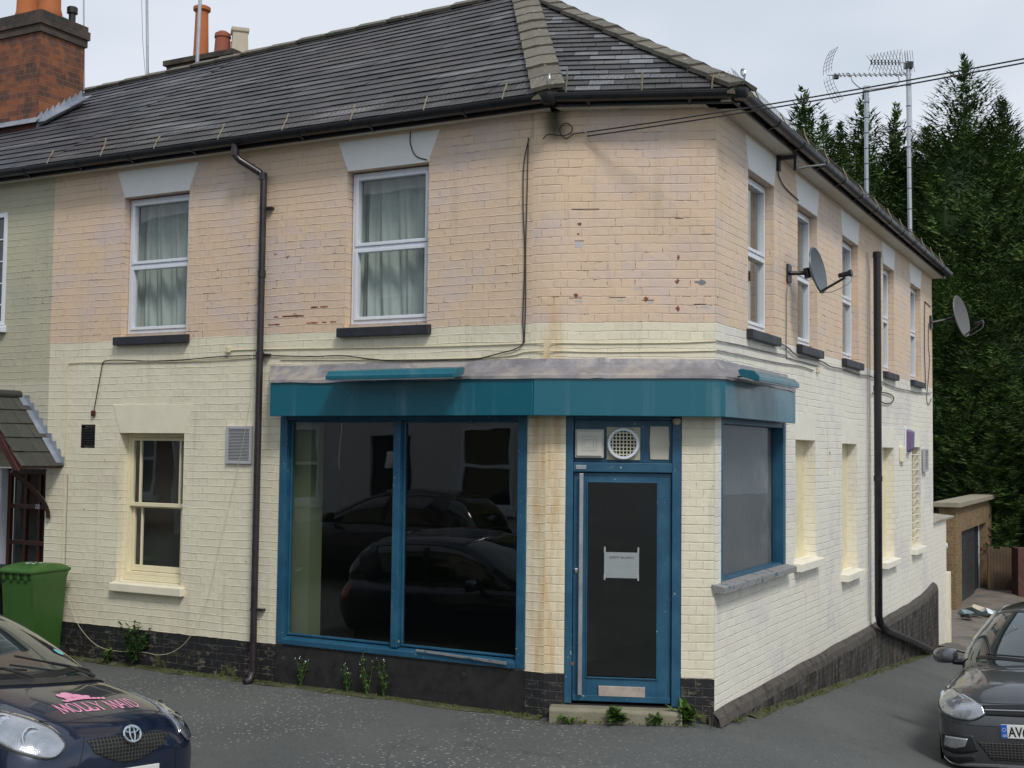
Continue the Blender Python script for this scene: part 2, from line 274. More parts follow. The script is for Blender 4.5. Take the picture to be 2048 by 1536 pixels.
def curtain_mat():
    g = G('net_curtain'); b = g.n('BsdfDiffuse', {'Color': c4(.78, .83, .80)}); t = g.n('BsdfTranslucent', {'Color': c4(.45, .5, .47)}); tr = g.n('BsdfTransparent', {})
    a = g.n('MixShader', {0: .3, 1: b, 2: t}); a = g.n('MixShader', {0: .05, 1: a, 2: tr}); o = g.t.nodes.new('ShaderNodeOutputMaterial'); g.t.links.new(a, o.inputs[0]); return g.m
M['curt'] = curtain_mat(); M['blind'] = mat('beige_blind', (.34, .30, .22), .8, var=.04)
def leaf_mat(name, a, b, var=.5, sc_=1.0):
    g = G(name); c = g.n('Attribute', {}, attribute_name='Col'); v = g.n('TexCoord', out=3)
    n1 = g.noise(v, sc_, 3); cc = g.mix(g.ramp(n1, .35, .65), a+(1,), b+(1,)); cc = g.mix(.75, cc, c, 'MULTIPLY')
    return g.done({'Base Color': cc, 'Roughness': .6, 'Specular IOR Level': .25})
M['conifer'] = leaf_mat('conifer_foliage', (.042, .082, .028), (.080, .140, .042)); M['weed'] = leaf_mat('weed_leaf', (.055, .115, .024), (.085, .150, .03)); M['weedd'] = leaf_mat('dark_weed_leaf', (.03, .075, .02), (.05, .10, .025))
M['bark'] = mat('bark', (.06, .045, .03), .9, var=.3, bump=.01)
M['navy'] = car_paint('navy_car_paint', (.004, .012, .040), .3, rough=.3); M['greypaint'] = car_paint('grey_car_paint', (.115, .118, .128), .75, rough=.3)
M['whitepaint'] = car_paint('white_car_paint', (.75, .76, .76), 0); M['blackpaint'] = car_paint('black_car_paint', (.006, .006, .008), .1)
def carglass():
    g = G('car_glass'); v = g.n('TexCoord', out=3)
    return g.done({'Base Color': c4(.02, .03, .03), 'Roughness': .02, 'Specular IOR Level': .9, 'Coat Weight': 1.0, 'Coat Roughness': .0})
M['carglass'] = carglass()
def lamp_mat():
    g = G('headlamp'); v = g.n('TexCoord', out=3); n1 = g.n('TexVoronoi', {'Vector': v, 'Scale': 9.0}, out=0); n2 = g.noise(v, 7, 3)
    c = g.mix(g.ramp(n1, .2, .6), c4(.85, .87, .9), c4(.18, .19, .21)); c = g.mix(g.ramp(n2, .45, .6, 0, .6), c, c4(.8, .82, .86))
    return g.done({'Base Color': c, 'Metallic': .75, 'Roughness': .18, 'Coat Weight': 1, 'Coat Roughness': .02}, (n1, .02))
M['lamp'] = mat('lamp_housing', (.45, .46, .48), .2, .7, var=.15, sc_=12, bump=.004); M['lens'] = glass_mat('lamp_lens', 1.7, (.97, .98, 1))
def mesh_grille():
    g = G('honeycomb_grille'); uv = g.n('UVMap', {}); vo = g.n('TexVoronoi', {'Vector': g.scale(uv, (34, 46, 1)), 'Scale': 1.0, 'Randomness': .0}, feature='DISTANCE_TO_EDGE', out=0)
    f = g.ramp(vo, .12, .28); c = g.mix(f, c4(.05, .05, .045), c4(.004))
    return g.done({'Base Color': c, 'Roughness': .45}, (f, -.01))
M['mesh'] = mesh_grille()
# ------------------------------------------------------------------ mesh builder
class MB:
    def __init__(s, T=None, auto=True): s.v = []; s.f = []; s.uv = []; s.c = []; s.T = T or (lambda p: Vector(p)); s.auto = auto; s.cuts = []
    def cut(s): s.cuts.append((len(s.v), len(s.f)))
    def face(s, pts, uv=None, col=None):
        b = len(s.v)
        for p in pts: s.v.append(s.T(p))
        s.f.append(tuple(range(b, b+len(pts)))); s.uv.append(uv or [(p[0]+p[2], p[1]) for p in pts]); s.c.append(col or (1, 1, 1))
    def solid(s, V, Fs, col=None, uvf=None):
        b = len(s.v); W_ = [s.T(p) for p in V]; s.v += W_
        for f in Fs:
            s.f.append(tuple(b+i for i in f)); s.uv.append([(uvf(V[i]) if uvf else (V[i][0]+V[i][2], V[i][1])) for i in f]); s.c.append(col or (1, 1, 1))
    def box(s, a, b, col=None):
        x0, y0, z0 = a; x1, y1, z1 = b
        s.solid([(x0, y0, z0), (x1, y0, z0), (x1, y1, z0), (x0, y1, z0), (x0, y0, z1), (x1, y0, z1), (x1, y1, z1), (x0, y1, z1)],
                [(0, 3, 2, 1), (4, 5, 6, 7), (0, 1, 5, 4), (1, 2, 6, 5), (2, 3, 7, 6), (3, 0, 4, 7)], col)
    def prism(s, poly, vec, col=None):
        n = len(poly); V = [Vector(p) for p in poly]; V += [p+Vector(vec) for p in V]
        s.solid(V, [tuple(range(n)), tuple(range(2*n-1, n-1, -1))]+[(i, (i+1) % n, n+(i+1) % n, n+i) for i in range(n)], col)
    def frame(s, u0, u1, z0, z1, o0, o1, t, tb=None):      # rectangular frame in a wall frame, butted members
        tb = t if tb is None else tb
        s.box((u0, z0, o0), (u0+t, z1, o1)); s.box((u1-t, z0, o0), (u1, z1, o1)); s.box((u0+t, z1-t, o0), (u1-t, z1, o1)); s.box((u0+t, z0, o0), (u1-t, z0+tb, o1))
    def tube(s, path, r, n=8, col=None, caps=True):
        P = [Vector(p) for p in path]; rr = r if isinstance(r, (list, tuple)) else [r]*len(P)
        ref = None; rings = []
        for i, p in enumerate(P):
            t = (P[min(i+1, len(P)-1)]-P[max(i-1, 0)]).normalized()
            if ref is None: ref = Vector((0, 0, 1)) if abs(t.z) < .9 else Vector((1, 0, 0))
            a = (ref-t*ref.dot(t)).normalized(); ref = a; b = t.cross(a)
            rings.append([p+(a*math.cos(2*math.pi*k/n)+b*math.sin(2*math.pi*k/n))*rr[i] for k in range(n)])
        V = [q for r_ in rings for q in r_]; Fs = []
        for i in range(len(P)-1):
            for k in range(n): Fs.append((i*n+k, i*n+(k+1) % n, (i+1)*n+(k+1) % n, (i+1)*n+k))
        if caps: Fs += [tuple(range(n-1, -1, -1)), tuple((len(P)-1)*n+k for k in range(n))]
        s.solid(V, Fs, col)
    def lathe(s, c, prof, n=20, axis=(0, 0, 1), col=None, caps=True):   # prof: (radius, height)
        c = Vector(c); ax = Vector(axis).normalized(); a = (Vector((1, 0, 0)) if abs(ax.x) < .8 else Vector((0, 1, 0))); a = (a-ax*a.dot(ax)).normalized(); b = ax.cross(a)
        V = [c+ax*h+(a*math.cos(2*math.pi*k/n)+b*math.sin(2*math.pi*k/n))*r for r, h in prof for k in range(n)]; Fs = []
        for i in range(len(prof)-1):
            for k in range(n): Fs.append((i*n+k, i*n+(k+1) % n, (i+1)*n+(k+1) % n, (i+1)*n+k))
        if caps: Fs += [tuple(range(n-1, -1, -1)), tuple((len(prof)-1)*n+k for k in range(n))]
        s.solid(V, Fs, col)
    def grid(s, fn, nu, nv, uvf=None, col=None):
        V = [fn(i/nu, j/nv) for j in range(nv+1) for i in range(nu+1)]; Fs = [(j*(nu+1)+i, j*(nu+1)+i+1, (j+1)*(nu+1)+i+1, (j+1)*(nu+1)+i) for j in range(nv) for i in range(nu)]
        s.solid(V, Fs, col, uvf)
    def build(s, name, m, parent=None, smooth=False, bevel=0, label=None, cat=None, group=None, kind=None, loc=None, angle=40, recalc=True):
        base = Vector(parent.get('_b', (0, 0, 0))) if parent is not None else Vector(loc or (0, 0, 0))
        me = bpy.data.meshes.new(name); me.from_pydata([tuple(v-base) for v in s.v], [], s.f)
        uvl = me.uv_layers.new(name='UVMap'); k = 0; flat = []
        for q in s.uv:
            for a in q: flat += [a[0], a[1]]
        uvl.data.foreach_set('uv', flat)
        ca = me.color_attributes.new('Col', 'FLOAT_COLOR', 'CORNER'); flat = []
        for f, c in zip(s.f, s.c):
            flat += [c[0], c[1], c[2], 1.0]*len(f)
        ca.data.foreach_set('color', flat)
        if recalc:
            bm = bmesh.new(); bm.from_mesh(me); bmesh.ops.recalc_face_normals(bm, faces=bm.faces); bm.to_mesh(me); bm.free()
        if smooth:
            me.polygons.foreach_set('use_smooth', [True]*len(me.polygons))
            try: me.set_sharp_from_angle(angle=R_(angle))
            except Exception: pass
        me.materials.append(M[m] if isinstance(m, str) else m)
        o = bpy.data.objects.new(name, me); COL.objects.link(o)
        if parent is not None: o.parent = parent; o['_b'] = tuple(base)
        else: o.location = base; o['_b'] = tuple(base)
        if bevel:
            b = o.modifiers.new('bevel', 'BEVEL'); b.width = bevel; b.segments = 2; b.limit_method = 'ANGLE'; b.angle_limit = R_(35)
        tag(o, label, cat, group, kind); return o
def tag(o, label=None, cat=None, group=None, kind=None):
    for k, v in (('label', label), ('category', cat), ('group', group), ('kind', kind)):
        if v: o[k] = v
def empty(name, loc, label=None, cat=None, group=None):
    o = bpy.data.objects.new(name, None); COL.objects.link(o); o.location = loc; o.empty_display_size = .2; o['_b'] = tuple(loc); tag(o, label, cat, group); return o
def build_each(mb, name, m, parent, **k):
    cuts = mb.cuts+[(len(mb.v), len(mb.f))]; out = []
    for (v0, f0), (v1, f1) in zip(cuts, cuts[1:]):
        if f1 == f0: continue
        q = MB(); q.v = mb.v[v0:v1]; q.f = [tuple(i-v0 for i in f) for f in mb.f[f0:f1]]; q.uv = mb.uv[f0:f1]; q.c = mb.c[f0:f1]; out.append(q.build(name, m, parent, **k))
    return out
def mixf(a, b, t): return a+(b-a)*t
def smooth_path(pts, n=6):
    P = [Vector(p) for p in pts]; out = []
    for i in range(len(P)-1):
        p0 = P[max(i-1, 0)]; p1 = P[i]; p2 = P[i+1]; p3 = P[min(i+2, len(P)-1)]
        for k in range(n):
            t = k/n; out.append(.5*((2*p1)+(p2-p0)*t+(2*p0-5*p1+4*p2-p3)*t*t+(3*p1-p0-3*p2+p3)*t**3))
    out.append(P[-1]); return out

# ================================================================== GROUND
def build_ground():
    xs = sorted(set([-80, -50, -30, -20, -15, -12]+[i*.5 for i in range(-20, 33)]+[18, 20, 24, 30, 45, 80])); ys = sorted(set([-60, -30, -15, -8]+[i*.5 for i in range(-8, 66)]+[36, 42, 50, 70, 120, 300]))
    mb = MB(); V = []
    for y in ys:
        for x in xs:
            V.append((x, y, ground(x, y)+.012*noise.noise(Vector((x*.6, y*.6, 0)))))
    nx = len(xs); Fs = [(j*nx+i, j*nx+i+1, (j+1)*nx+i+1, (j+1)*nx+i) for j in range(len(ys)-1) for i in range(nx-1)]
    mb.solid(V, Fs); mb.build('ground', 'asphalt', kind='structure', smooth=True)
    # gravel lane beyond the end of the building, 6 mm above the asphalt sheet
    mb = MB()
    def fn(a, b):
        p = W('B', mixf(11.6, 40, a), 0, mixf(-9, 12, b)); return (p.x, p.y, ground(p.x, p.y)+.02+.012*noise.noise(Vector((p.x*.6, p.y*.6, 0))))
    mb.grid(fn, 40, 30); mb.build('lane', 'lane', kind='structure', smooth=True)
build_ground()

# ================================================================== THE CORNER BUILDING
BL = tuple(P0)
bld = empty('corner_building', BL, 'two storey painted brick corner building, peach above cream, with empty blue and teal shopfront', 'building')
def cells(mb, u0, u1, z0, z1, ops, extra_u=()):
    us = sorted(set([u0, u1]+[x for o in ops for x in o[:2] if u0 < x < u1]+list(extra_u))); zs = sorted(set([z0, z1]+[x for o in ops for x in o[2:4] if z0 < x < z1]))
    for i in range(len(us)-1):
        for j in range(len(zs)-1):
            cu, cz = (us[i]+us[i+1])/2, (zs[j]+zs[j+1])/2
            if any(o[0] < cu < o[1] and o[2] < cz < o[3] for o in ops): continue
            mb.face([(us[i], zs[j], 0), (us[i+1], zs[j], 0), (us[i+1], zs[j+1], 0), (us[i], zs[j+1], 0)])
    for o in ops:
        a, b, c, d, dep = o[:5]
        mb.face([(a, c, 0), (a, d, 0), (a, d, -dep), (a, c, -dep)]); mb.face([(b, c, 0), (b, d, 0), (b, d, -dep), (b, c, -dep)])
        mb.face([(a, d, 0), (b, d, 0), (b, d, -dep), (a, d, -dep)]); mb.face([(a, c, 0), (b, c, 0), (b, c, -dep), (a, c, -dep)])
        if len(o) > 5: mb.face([(a, c, -dep), (b, c, -dep), (b, d, -dep), (a, d, -dep)])
TOPW = 5.40
opsA = [(4.10, 5.01, 3.56, 5.03, .13), (1.22, 2.13, 3.55, 5.03, .13), (4.09, 4.98, 1.01, 2.54, .16), (.18, 2.86, .54, 2.80, .14), (5.34, 5.55, 2.38, 2.63, .05, 1)]
RC = .15
mb = MB(TF('A')); cells(mb, RC, 6.06, -.3, TOPW, opsA)
mb.face([(0, -.3, 0), (RC, -.3, 0), (RC, 3.06, 0), (0, 3.06, 0)]); mb.build('wall', 'wallA', bld, label='long street wall, peach upper and cream lower', recalc=False)
opsC = [(.17, 1.15, .28, 2.80, .12)]
mb = MB(TF('C')); cells(mb, RC, 1.425, -.3, TOPW, opsC)
mb.face([(0, -.3, 0), (RC, -.3, 0), (RC, 3.06, 0), (0, 3.06, 0)])
Lc = (P1-P0).length
arc = []
for k in range(7):
    t = k/6; a = W('A', RC, 0); b = W('C', RC, 0); p = a*(1-t)**2+P0*2*t*(1-t)+b*t*t; arc.append(p)
for k in range(6):
    p, q = arc[k], arc[k+1]; T0 = mb.T; mb.T = lambda v: Vector(v)
    u0_, u1_ = -RC+2*RC*k/6, -RC+2*RC*(k+1)/6
    mb.face([(p.x, p.y, 3.05), (q.x, q.y, 3.05), (q.x, q.y, TOPW), (p.x, p.y, TOPW)], uv=[(u0_, 3.05), (u1_, 3.05), (u1_, TOPW), (u0_, TOPW)]); mb.T = T0
mb.build('wall', 'wallC', bld, label='narrow corner wall above the shop door', recalc=False)
WB = [(.93, 1.775), (2.66, 3.49), (4.70, 5.56), (7.14, 7.90), (9.21, 10.10)]
LB = [(2.57, 3.39, 1.30, 2.55), (4.66, 5.45, 1.01, 2.53), (7.02, 7.83, .97, 2.50), (9.25, 10.0, 1.0, 2.52)]
opsB = [(a, b, 3.55, 5.02, .13) for a, b in WB]+[LB[0]+(.13, 1), LB[1]+(.13, 1), LB[2]+(.13, 1), LB[3]+(.13,), (.165, 2.215, 1.30, 2.80, .14), (4.02, 4.10, 2.17, 2.43, .03, 1)]
mb = MB(TF('B')); cells(mb, 0, 11.2, -1.4, TOPW, opsB); mb.build('wall', 'wallB', bld, label='long side wall running down the lane', recalc=False)
# end wall, back walls (plain) so the house is solid from elsewhere
mb = MB(); e0 = W('B', 11.2, 0); e1 = W('B', 11.2, 0, -6.6); i0 = W('A', 11.0, 0, -6.2); i1 = W('A', 11.0, 0)
for p, q in ((e0, e1),):
    mb.face([(p.x, p.y, -1.4), (q.x, q.y, -1.4), (q.x, q.y, TOPW), (p.x, p.y, TOPW)], uv=[(0, -1.4), (6.6, -1.4), (6.6, TOPW), (0, TOPW)])
q2 = W('B', 3.2, 0, -6.4); mb.face([(e1.x, e1.y, -1.4), (q2.x, q2.y, -1.4), (q2.x, q2.y, TOPW), (e1.x, e1.y, TOPW)], uv=[(0, -1.4), (8, -1.4), (8, TOPW), (0, TOPW)])
mb.build('wall', 'wallB', bld, recalc=False)
# side plinth: projecting dark rendered base with a weathered sloping top
mb = MB(TF('B')); led = MB(TF('B')); n = 60
for i in range(n):
    def ring(t):
        u = mixf(-.05, 11.18, t); zt = .235+.02*noise.noise(Vector((u*1.3, 0, 3)))-.04*clamp((u-1)/5, 0, 1)+.10*clamp((u-9.8)/1.2, 0, 1); o = .075+.012*noise.noise(Vector((u*2, 5, 0)))
        return [(u, -1.6, o), (u, zt-.09, o), (u, zt-.02, o-.02), (u, zt+.03, .003)]
    a, b = ring(i/n), ring((i+1)/n)
    mb.face([a[0], b[0], b[1], a[1]]); led.face([a[1], b[1], b[2], a[2]]); led.face([a[2], b[2], b[3], a[3]])
led.build('plinth_ledge', mat('weathered_ledge', (.075, .066, .056), .9, var=.35, sc_=9, bump=.012, dirt=(.035, .03, .025), dt=.52, ds=6), bld, smooth=True, recalc=False)
mb.face([(-.05, -1.6, .075), (-.05, .145, .075), (-.05, .26, .003), (-.05, .26, -.03), (-.05, -1.6, -.03)]); mb.build('plinth', 'plinth', bld, smooth=True, recalc=False)
mb = MB(TF('B'))
for u in (1.55, 2.9, 4.3, 5.2, 7.6, 9.3): mb.cut(); mb.box((u, -.5+.0*u-.05*u, .072), (u+.035, -.14-.045*u, .084))
build_each(mb, 'plinth_slot', 'dark', bld)
# lintels
mb = MB(TF('A'))
def lintel(f, a, b, z0, z1, fl, m_, o=.004):
    mb = MB(TF(f)); mb.prism([(a+.006, z0, -.11), (b-.006, z0, -.11), (b+fl, z1, -.11), (a-fl, z1, -.11)], (0, 0, .11+o)); return mb.build('lintel', m_, bld, bevel=.004)
lintel('A', 4.10, 5.01, 5.031, 5.318, .11, 'white'); lintel('A', 1.22, 2.13, 5.031, 5.322, .11, 'white'); lintel('A', 4.09, 4.98, 2.541, 2.84, .11, 'creamp')
for a, b in WB: lintel('B', a, b, 5.021, 5.318, .09, 'white')
for a, b, c, d in LB: lintel('B', a, b, d+.001, d+.29, .02, 'creamB', .002)
for a, b, c, d in LB[:3]:
    mb = MB(TF('B')); mb.box((a+.001, c+.001, -.13), (b-.001, d-.001, -.122)); mb.build('blocked_window', 'recess', bld)
def sill(f, a, b, z0, z1, pr, m_, name='window_sill'):
    mb = MB(TF(f)); mb.prism([(a-.05, z0, pr), (a-.05, z1-.012, pr), (a-.05, z1, -.07), (a-.05, z0, -.07)], (b-a+.1, 0, 0)); return mb
def window_upvc(f, a, b, z0, z1, curtain, dep=.13, dark_sill=True, fold=0):
    # recessed double light window, with frame > pane, curtain, sill
    mb = MB(TF(f)); o0, o1 = -dep, -dep+.045; t = .035
    mb.frame(a+.012, b-.012, z0+.03, z1-.012, o0-.02, o1, t); zm = mixf(z0+.03, z1, .5)
    mb.box((a+.012+t, zm-.012, o0-.02), (b-.012-t, zm+.012, o1))
    for (c, d) in ((z0+.03+t, zm-.012), (zm+.012, z1-.012-t)): mb.frame(a+.012+t+.002, b-.014-t, c+.002, d-.002, o0-.012, o1+.012, .032)
    fr = mb.build('window', 'upvc', bld, bevel=.004)
    mb = MB(TF(f)); mb.face([(a+.05, z0+.05, o0+.012), (b-.05, z0+.05, o0+.012), (b-.05, z1-.05, o0+.012), (a+.05, z1-.05, o0+.012)]); mb.build('pane', 'glass', fr)
    if curtain == 'net':
        mb = MB(TF(f)); ph = fold
        def fn(s_, t_):
            u = mixf(a-.05, b+.05, s_); x = 14*s_+ph+1.2*math.sin(5*s_+t_*.8); return (u, mixf(z0-.05, z1+.05, t_), -dep-.14+.022*math.sin(x*3)+.012*math.sin(x*7.3+2*t_))
        mb.grid(fn, 90, 8); mb.build('curtain', 'curt', fr, smooth=True)
    elif curtain == 'blind':
        mb = MB(TF(f)); mb.face([(a-.05, z0-.05, -dep-.1), (b+.05, z0-.05, -dep-.1), (b+.05, z1+.05, -dep-.1), (a-.05, z1+.05, -dep-.1)]); mb.build('blind', 'blind', fr)
    # inner box to close the opening
    mb = MB(TF(f)); D = dep+1.2
    for q in ([(a-.2, z0-.2, -D), (b+.2, z0-.2, -D), (b+.2, z1+.2, -D), (a-.2, z1+.2, -D)], [(a-.2, z0-.2, -D), (a-.2, z1+.2, -D), (a-.2, z1+.2, -dep-.05), (a-.2, z0-.2, -dep-.05)],
              [(b+.2, z0-.2, -D), (b+.2, z1+.2, -D), (b+.2, z1+.2, -dep-.05), (b+.2, z0-.2, -dep-.05)], [(a-.2, z1+.2, -D), (b+.2, z1+.2, -D), (b+.2, z1+.2, -dep-.05), (a-.2, z1+.2, -dep-.05)],
              [(a-.2, z0-.2, -D), (b+.2, z0-.2, -D), (b+.2, z0-.2, -dep-.05), (a-.2, z0-.2, -dep-.05)]): mb.face(q)
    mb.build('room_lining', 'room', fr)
    if dark_sill:
        s_ = sill(f, a, b, z0-.10, z0-.003, .065, 'silled'); s_.build('sill', 'silled', fr, bevel=.006)
        mb = MB(TF(f)); mb.box((a+.01, z0-.002, -dep-.02), (b-.01, z0+.03, -dep+.06)); mb.build('bottom_board', 'ply', fr)
    return fr
window_upvc('A', 4.10, 5.01, 3.56, 5.03, 'net', fold=.4); window_upvc('A', 1.22, 2.13, 3.55, 5.03, 'net', fold=2.2)
for i, (a, b) in enumerate(WB): window_upvc('B', a, b, 3.55, 5.02, 'blind')
# ground floor sash window
def sash():
    a, b, z0, z1 = 4.09, 4.98, 1.01, 2.54; mb = MB(TF('A'))
    mb.frame(a+.002, b-.002, z0+.06, z1-.002, -.20, -.12, .035, .03); zm = 1.80
    mb.frame(a+.04, b-.04, zm-.02, z1-.04, -.165, -.125, .035, .04); mb.frame(a+.04, b-.04, z0+.095, zm+.0, -.20, -.168, .035, .06)
    for u in (a+.17, b-.17):
        mb.box((u-.010, zm+.02, -.16), (u+.010, z1-.075, -.13)); mb.box((u-.010, z0+.155, -.198), (u+.010, zm-.035, -.171))
    fr = mb.build('window', 'sash', bld, bevel=.003, label='ground floor sash window with narrow margin panes')
    mb = MB(TF('A')); mb.face([(a+.06, zm, -.145), (b-.06, zm, -.145), (b-.06, z1-.06, -.145), (a+.06, z1-.06, -.145)]); mb.face([(a+.06, z0+.12, -.185), (b-.06, z0+.12, -.185), (b-.06, zm, -.185), (a+.06, zm, -.185)]); mb.build('pane', 'glass', fr)
    mb = MB(TF('A')); mb.box((a-.3, z0-.3, -1.6), (b+.3, z1+.3, -.30)); mb.build('room_lining', 'room', fr)
    mb = MB(TF('A')); mb.prism([(a-.06, .905, .06), (a-.06, .99, .06), (a-.06, 1.012, -.16), (a-.06, .905, -.16)], (b-a+.10, 0, 0)); mb.build('sill', 'creamp', fr, bevel=.008)
    mb = MB(TF('A')); mb.box((a+.002, 1.013, -.20), (b-.002, 1.068, -.10)); mb.build('inner_sill', 'sash', fr, bevel=.004)
sash()
for i, (a, b, c, d) in enumerate(LB):
    s_ = MB(TF('B')); s_.prism([(a-.07, c-.095, .085), (a-.07, c-.012, .085), (a-.07, c+.004, -.11), (a-.07, c-.095, -.11)], (b-a+.14, 0, 0)); s_.build('window_sill', 'creamB', bld, bevel=.006)
a, b, c, d = LB[3]
mb = MB(TF('B')); mb.frame(a+.002, b-.002, c+.005, d-.002, -.15, -.10, .05); fr = mb.build('window', 'sash', bld, label='farthest side window with horizontal bars')
mb = MB(TF('B')); mb.box((a, c, -.8), (b, d, -.14)); mb.build('pane', 'room', fr)
mb = MB(TF('B'))
for k in range(12): mb.cut(); mb.tube([(a+.01, c+.14+k*.115, -.03), (b-.01, c+.14+k*.115, -.03)], .009, 6)
build_each(mb, 'security_bar', 'creamp', fr)
# vents
def louvre(f, u0, u1, z0, z1, o, n, m_, name, frame_m=None):
    mb = MB(TF(f)); mb.frame(u0, u1, z0, z1, o-.03, o+.012, .028 if frame_m else .008)
    h = (z1-z0-.05)/n
    for k in range(n):
        z = z0+.025+k*h; mb.prism([(u0+.02, z, o+.008), (u0+.02, z+h*.28, o+.008), (u0+.02, z+h*.95, o-.02), (u0+.02, z+h*.7, o-.02)], (u1-u0-.04, 0, 0))
    return mb.build(name, m_, bld)
louvre('A', 5.34, 5.55, 2.38, 2.63, -.015, 8, 'dark', 'air_vent')
louvre('A', 3.20, 3.522, 2.247, 2.617, .012, 22, 'vent', 'extractor_grille', 1)
louvre('B', 10.1, 10.42, 2.14, 2.5, .045, 12, 'vent', 'extractor_grille', 1)
mb = MB(TF('B')); mb.box((8.25, 2.30, .0), (8.5, 2.52, .05)); mb.build('meter_box', 'creamp', bld, bevel=.01)
# ---- shop window (street side)
def shopwin():
    mb = MB(TF('A')); u0, u1, z0, z1 = .182, 2.858, .545, 2.78
    mb.box((u0, z0, -.10), (u0+.085, z1, .012)); mb.box((u1-.085, z0, -.10), (u1, z1, .012)); mb.box((u0+.085, 2.675, -.10), (u1-.085, z1, .004))
    mb.box((1.480, z0+.07, -.085), (1.555, 2.675, .006)); mb.prism([(u0+.085, z0, .03), (u0+.085, z0+.05, .03), (u0+.085, z0+.075, -.09), (u0+.085, z0, -.09)], (u1-u0-.17, 0, 0))
    for a, b in ((u0+.085, 1.480), (1.555, u1-.085)): mb.frame(a+.001, b-.001, z0+.078, 2.674, -.075, -.045, .022)
    fr = mb.build('shop_window', 'bluewood', bld, bevel=.005, label='large two pane shop window in chipped blue frame')
    for a, b in ((u0+.10, 1.485), (1.55, u1-.10)):
        mb = MB(TF('A')); mb.face([(a, z0+.08, -.06), (b, z0+.08, -.06), (b, 2.68, -.06), (a, 2.68, -.06)]); mb.build('pane', 'shopglass', fr)
    mb = MB(TF('A')); mb.prism([(.34, .575, .034), (.34, .60, .038), (1.25, .628, .034), (1.25, .612, .034)], (0, 0, .014)); mb.build('split_moulding', 'peel', fr)
    # interior: dim room with a pale plaster pier at the left
    mb = MB(TF('A'))
    for q in ([(.1, .45, -3.6), (3.1, .45, -3.6), (3.1, 2.9, -3.6), (.1, 2.9, -3.6)], [(3.1, .45, -3.6), (3.1, .45, -.14), (3.1, 2.9, -.14), (3.1, 2.9, -3.6)], [(.1, .45, -3.6), (.1, .45, -.4), (.1, 2.9, -.4), (.1, 2.9, -3.6)],
              [(.1, 2.9, -3.6), (3.1, 2.9, -3.6), (3.1, 2.9, -.14), (.1, 2.9, -.14)], [(.1, .45, -3.6), (3.1, .45, -3.6), (3.1, .45, -.14), (.1, .45, -.14)]): mb.face(q)
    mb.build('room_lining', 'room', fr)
    mb = MB(TF('A')); mb.box((2.60, .46, -.34), (2.95, 2.88, -.145)); mb.build('plaster_pier', 'roomwall', fr)
shopwin()
mb = MB(TF('A')); mb.box((.182, -.2, .004), (2.858, .538, .012)); mb.build('stall_riser', mat('black_render', (.016, .015, .015), .7, var=.5, sc_=9, bump=.004, dirt=(.10, .09, .07), dt=.66, ds=8), bld)
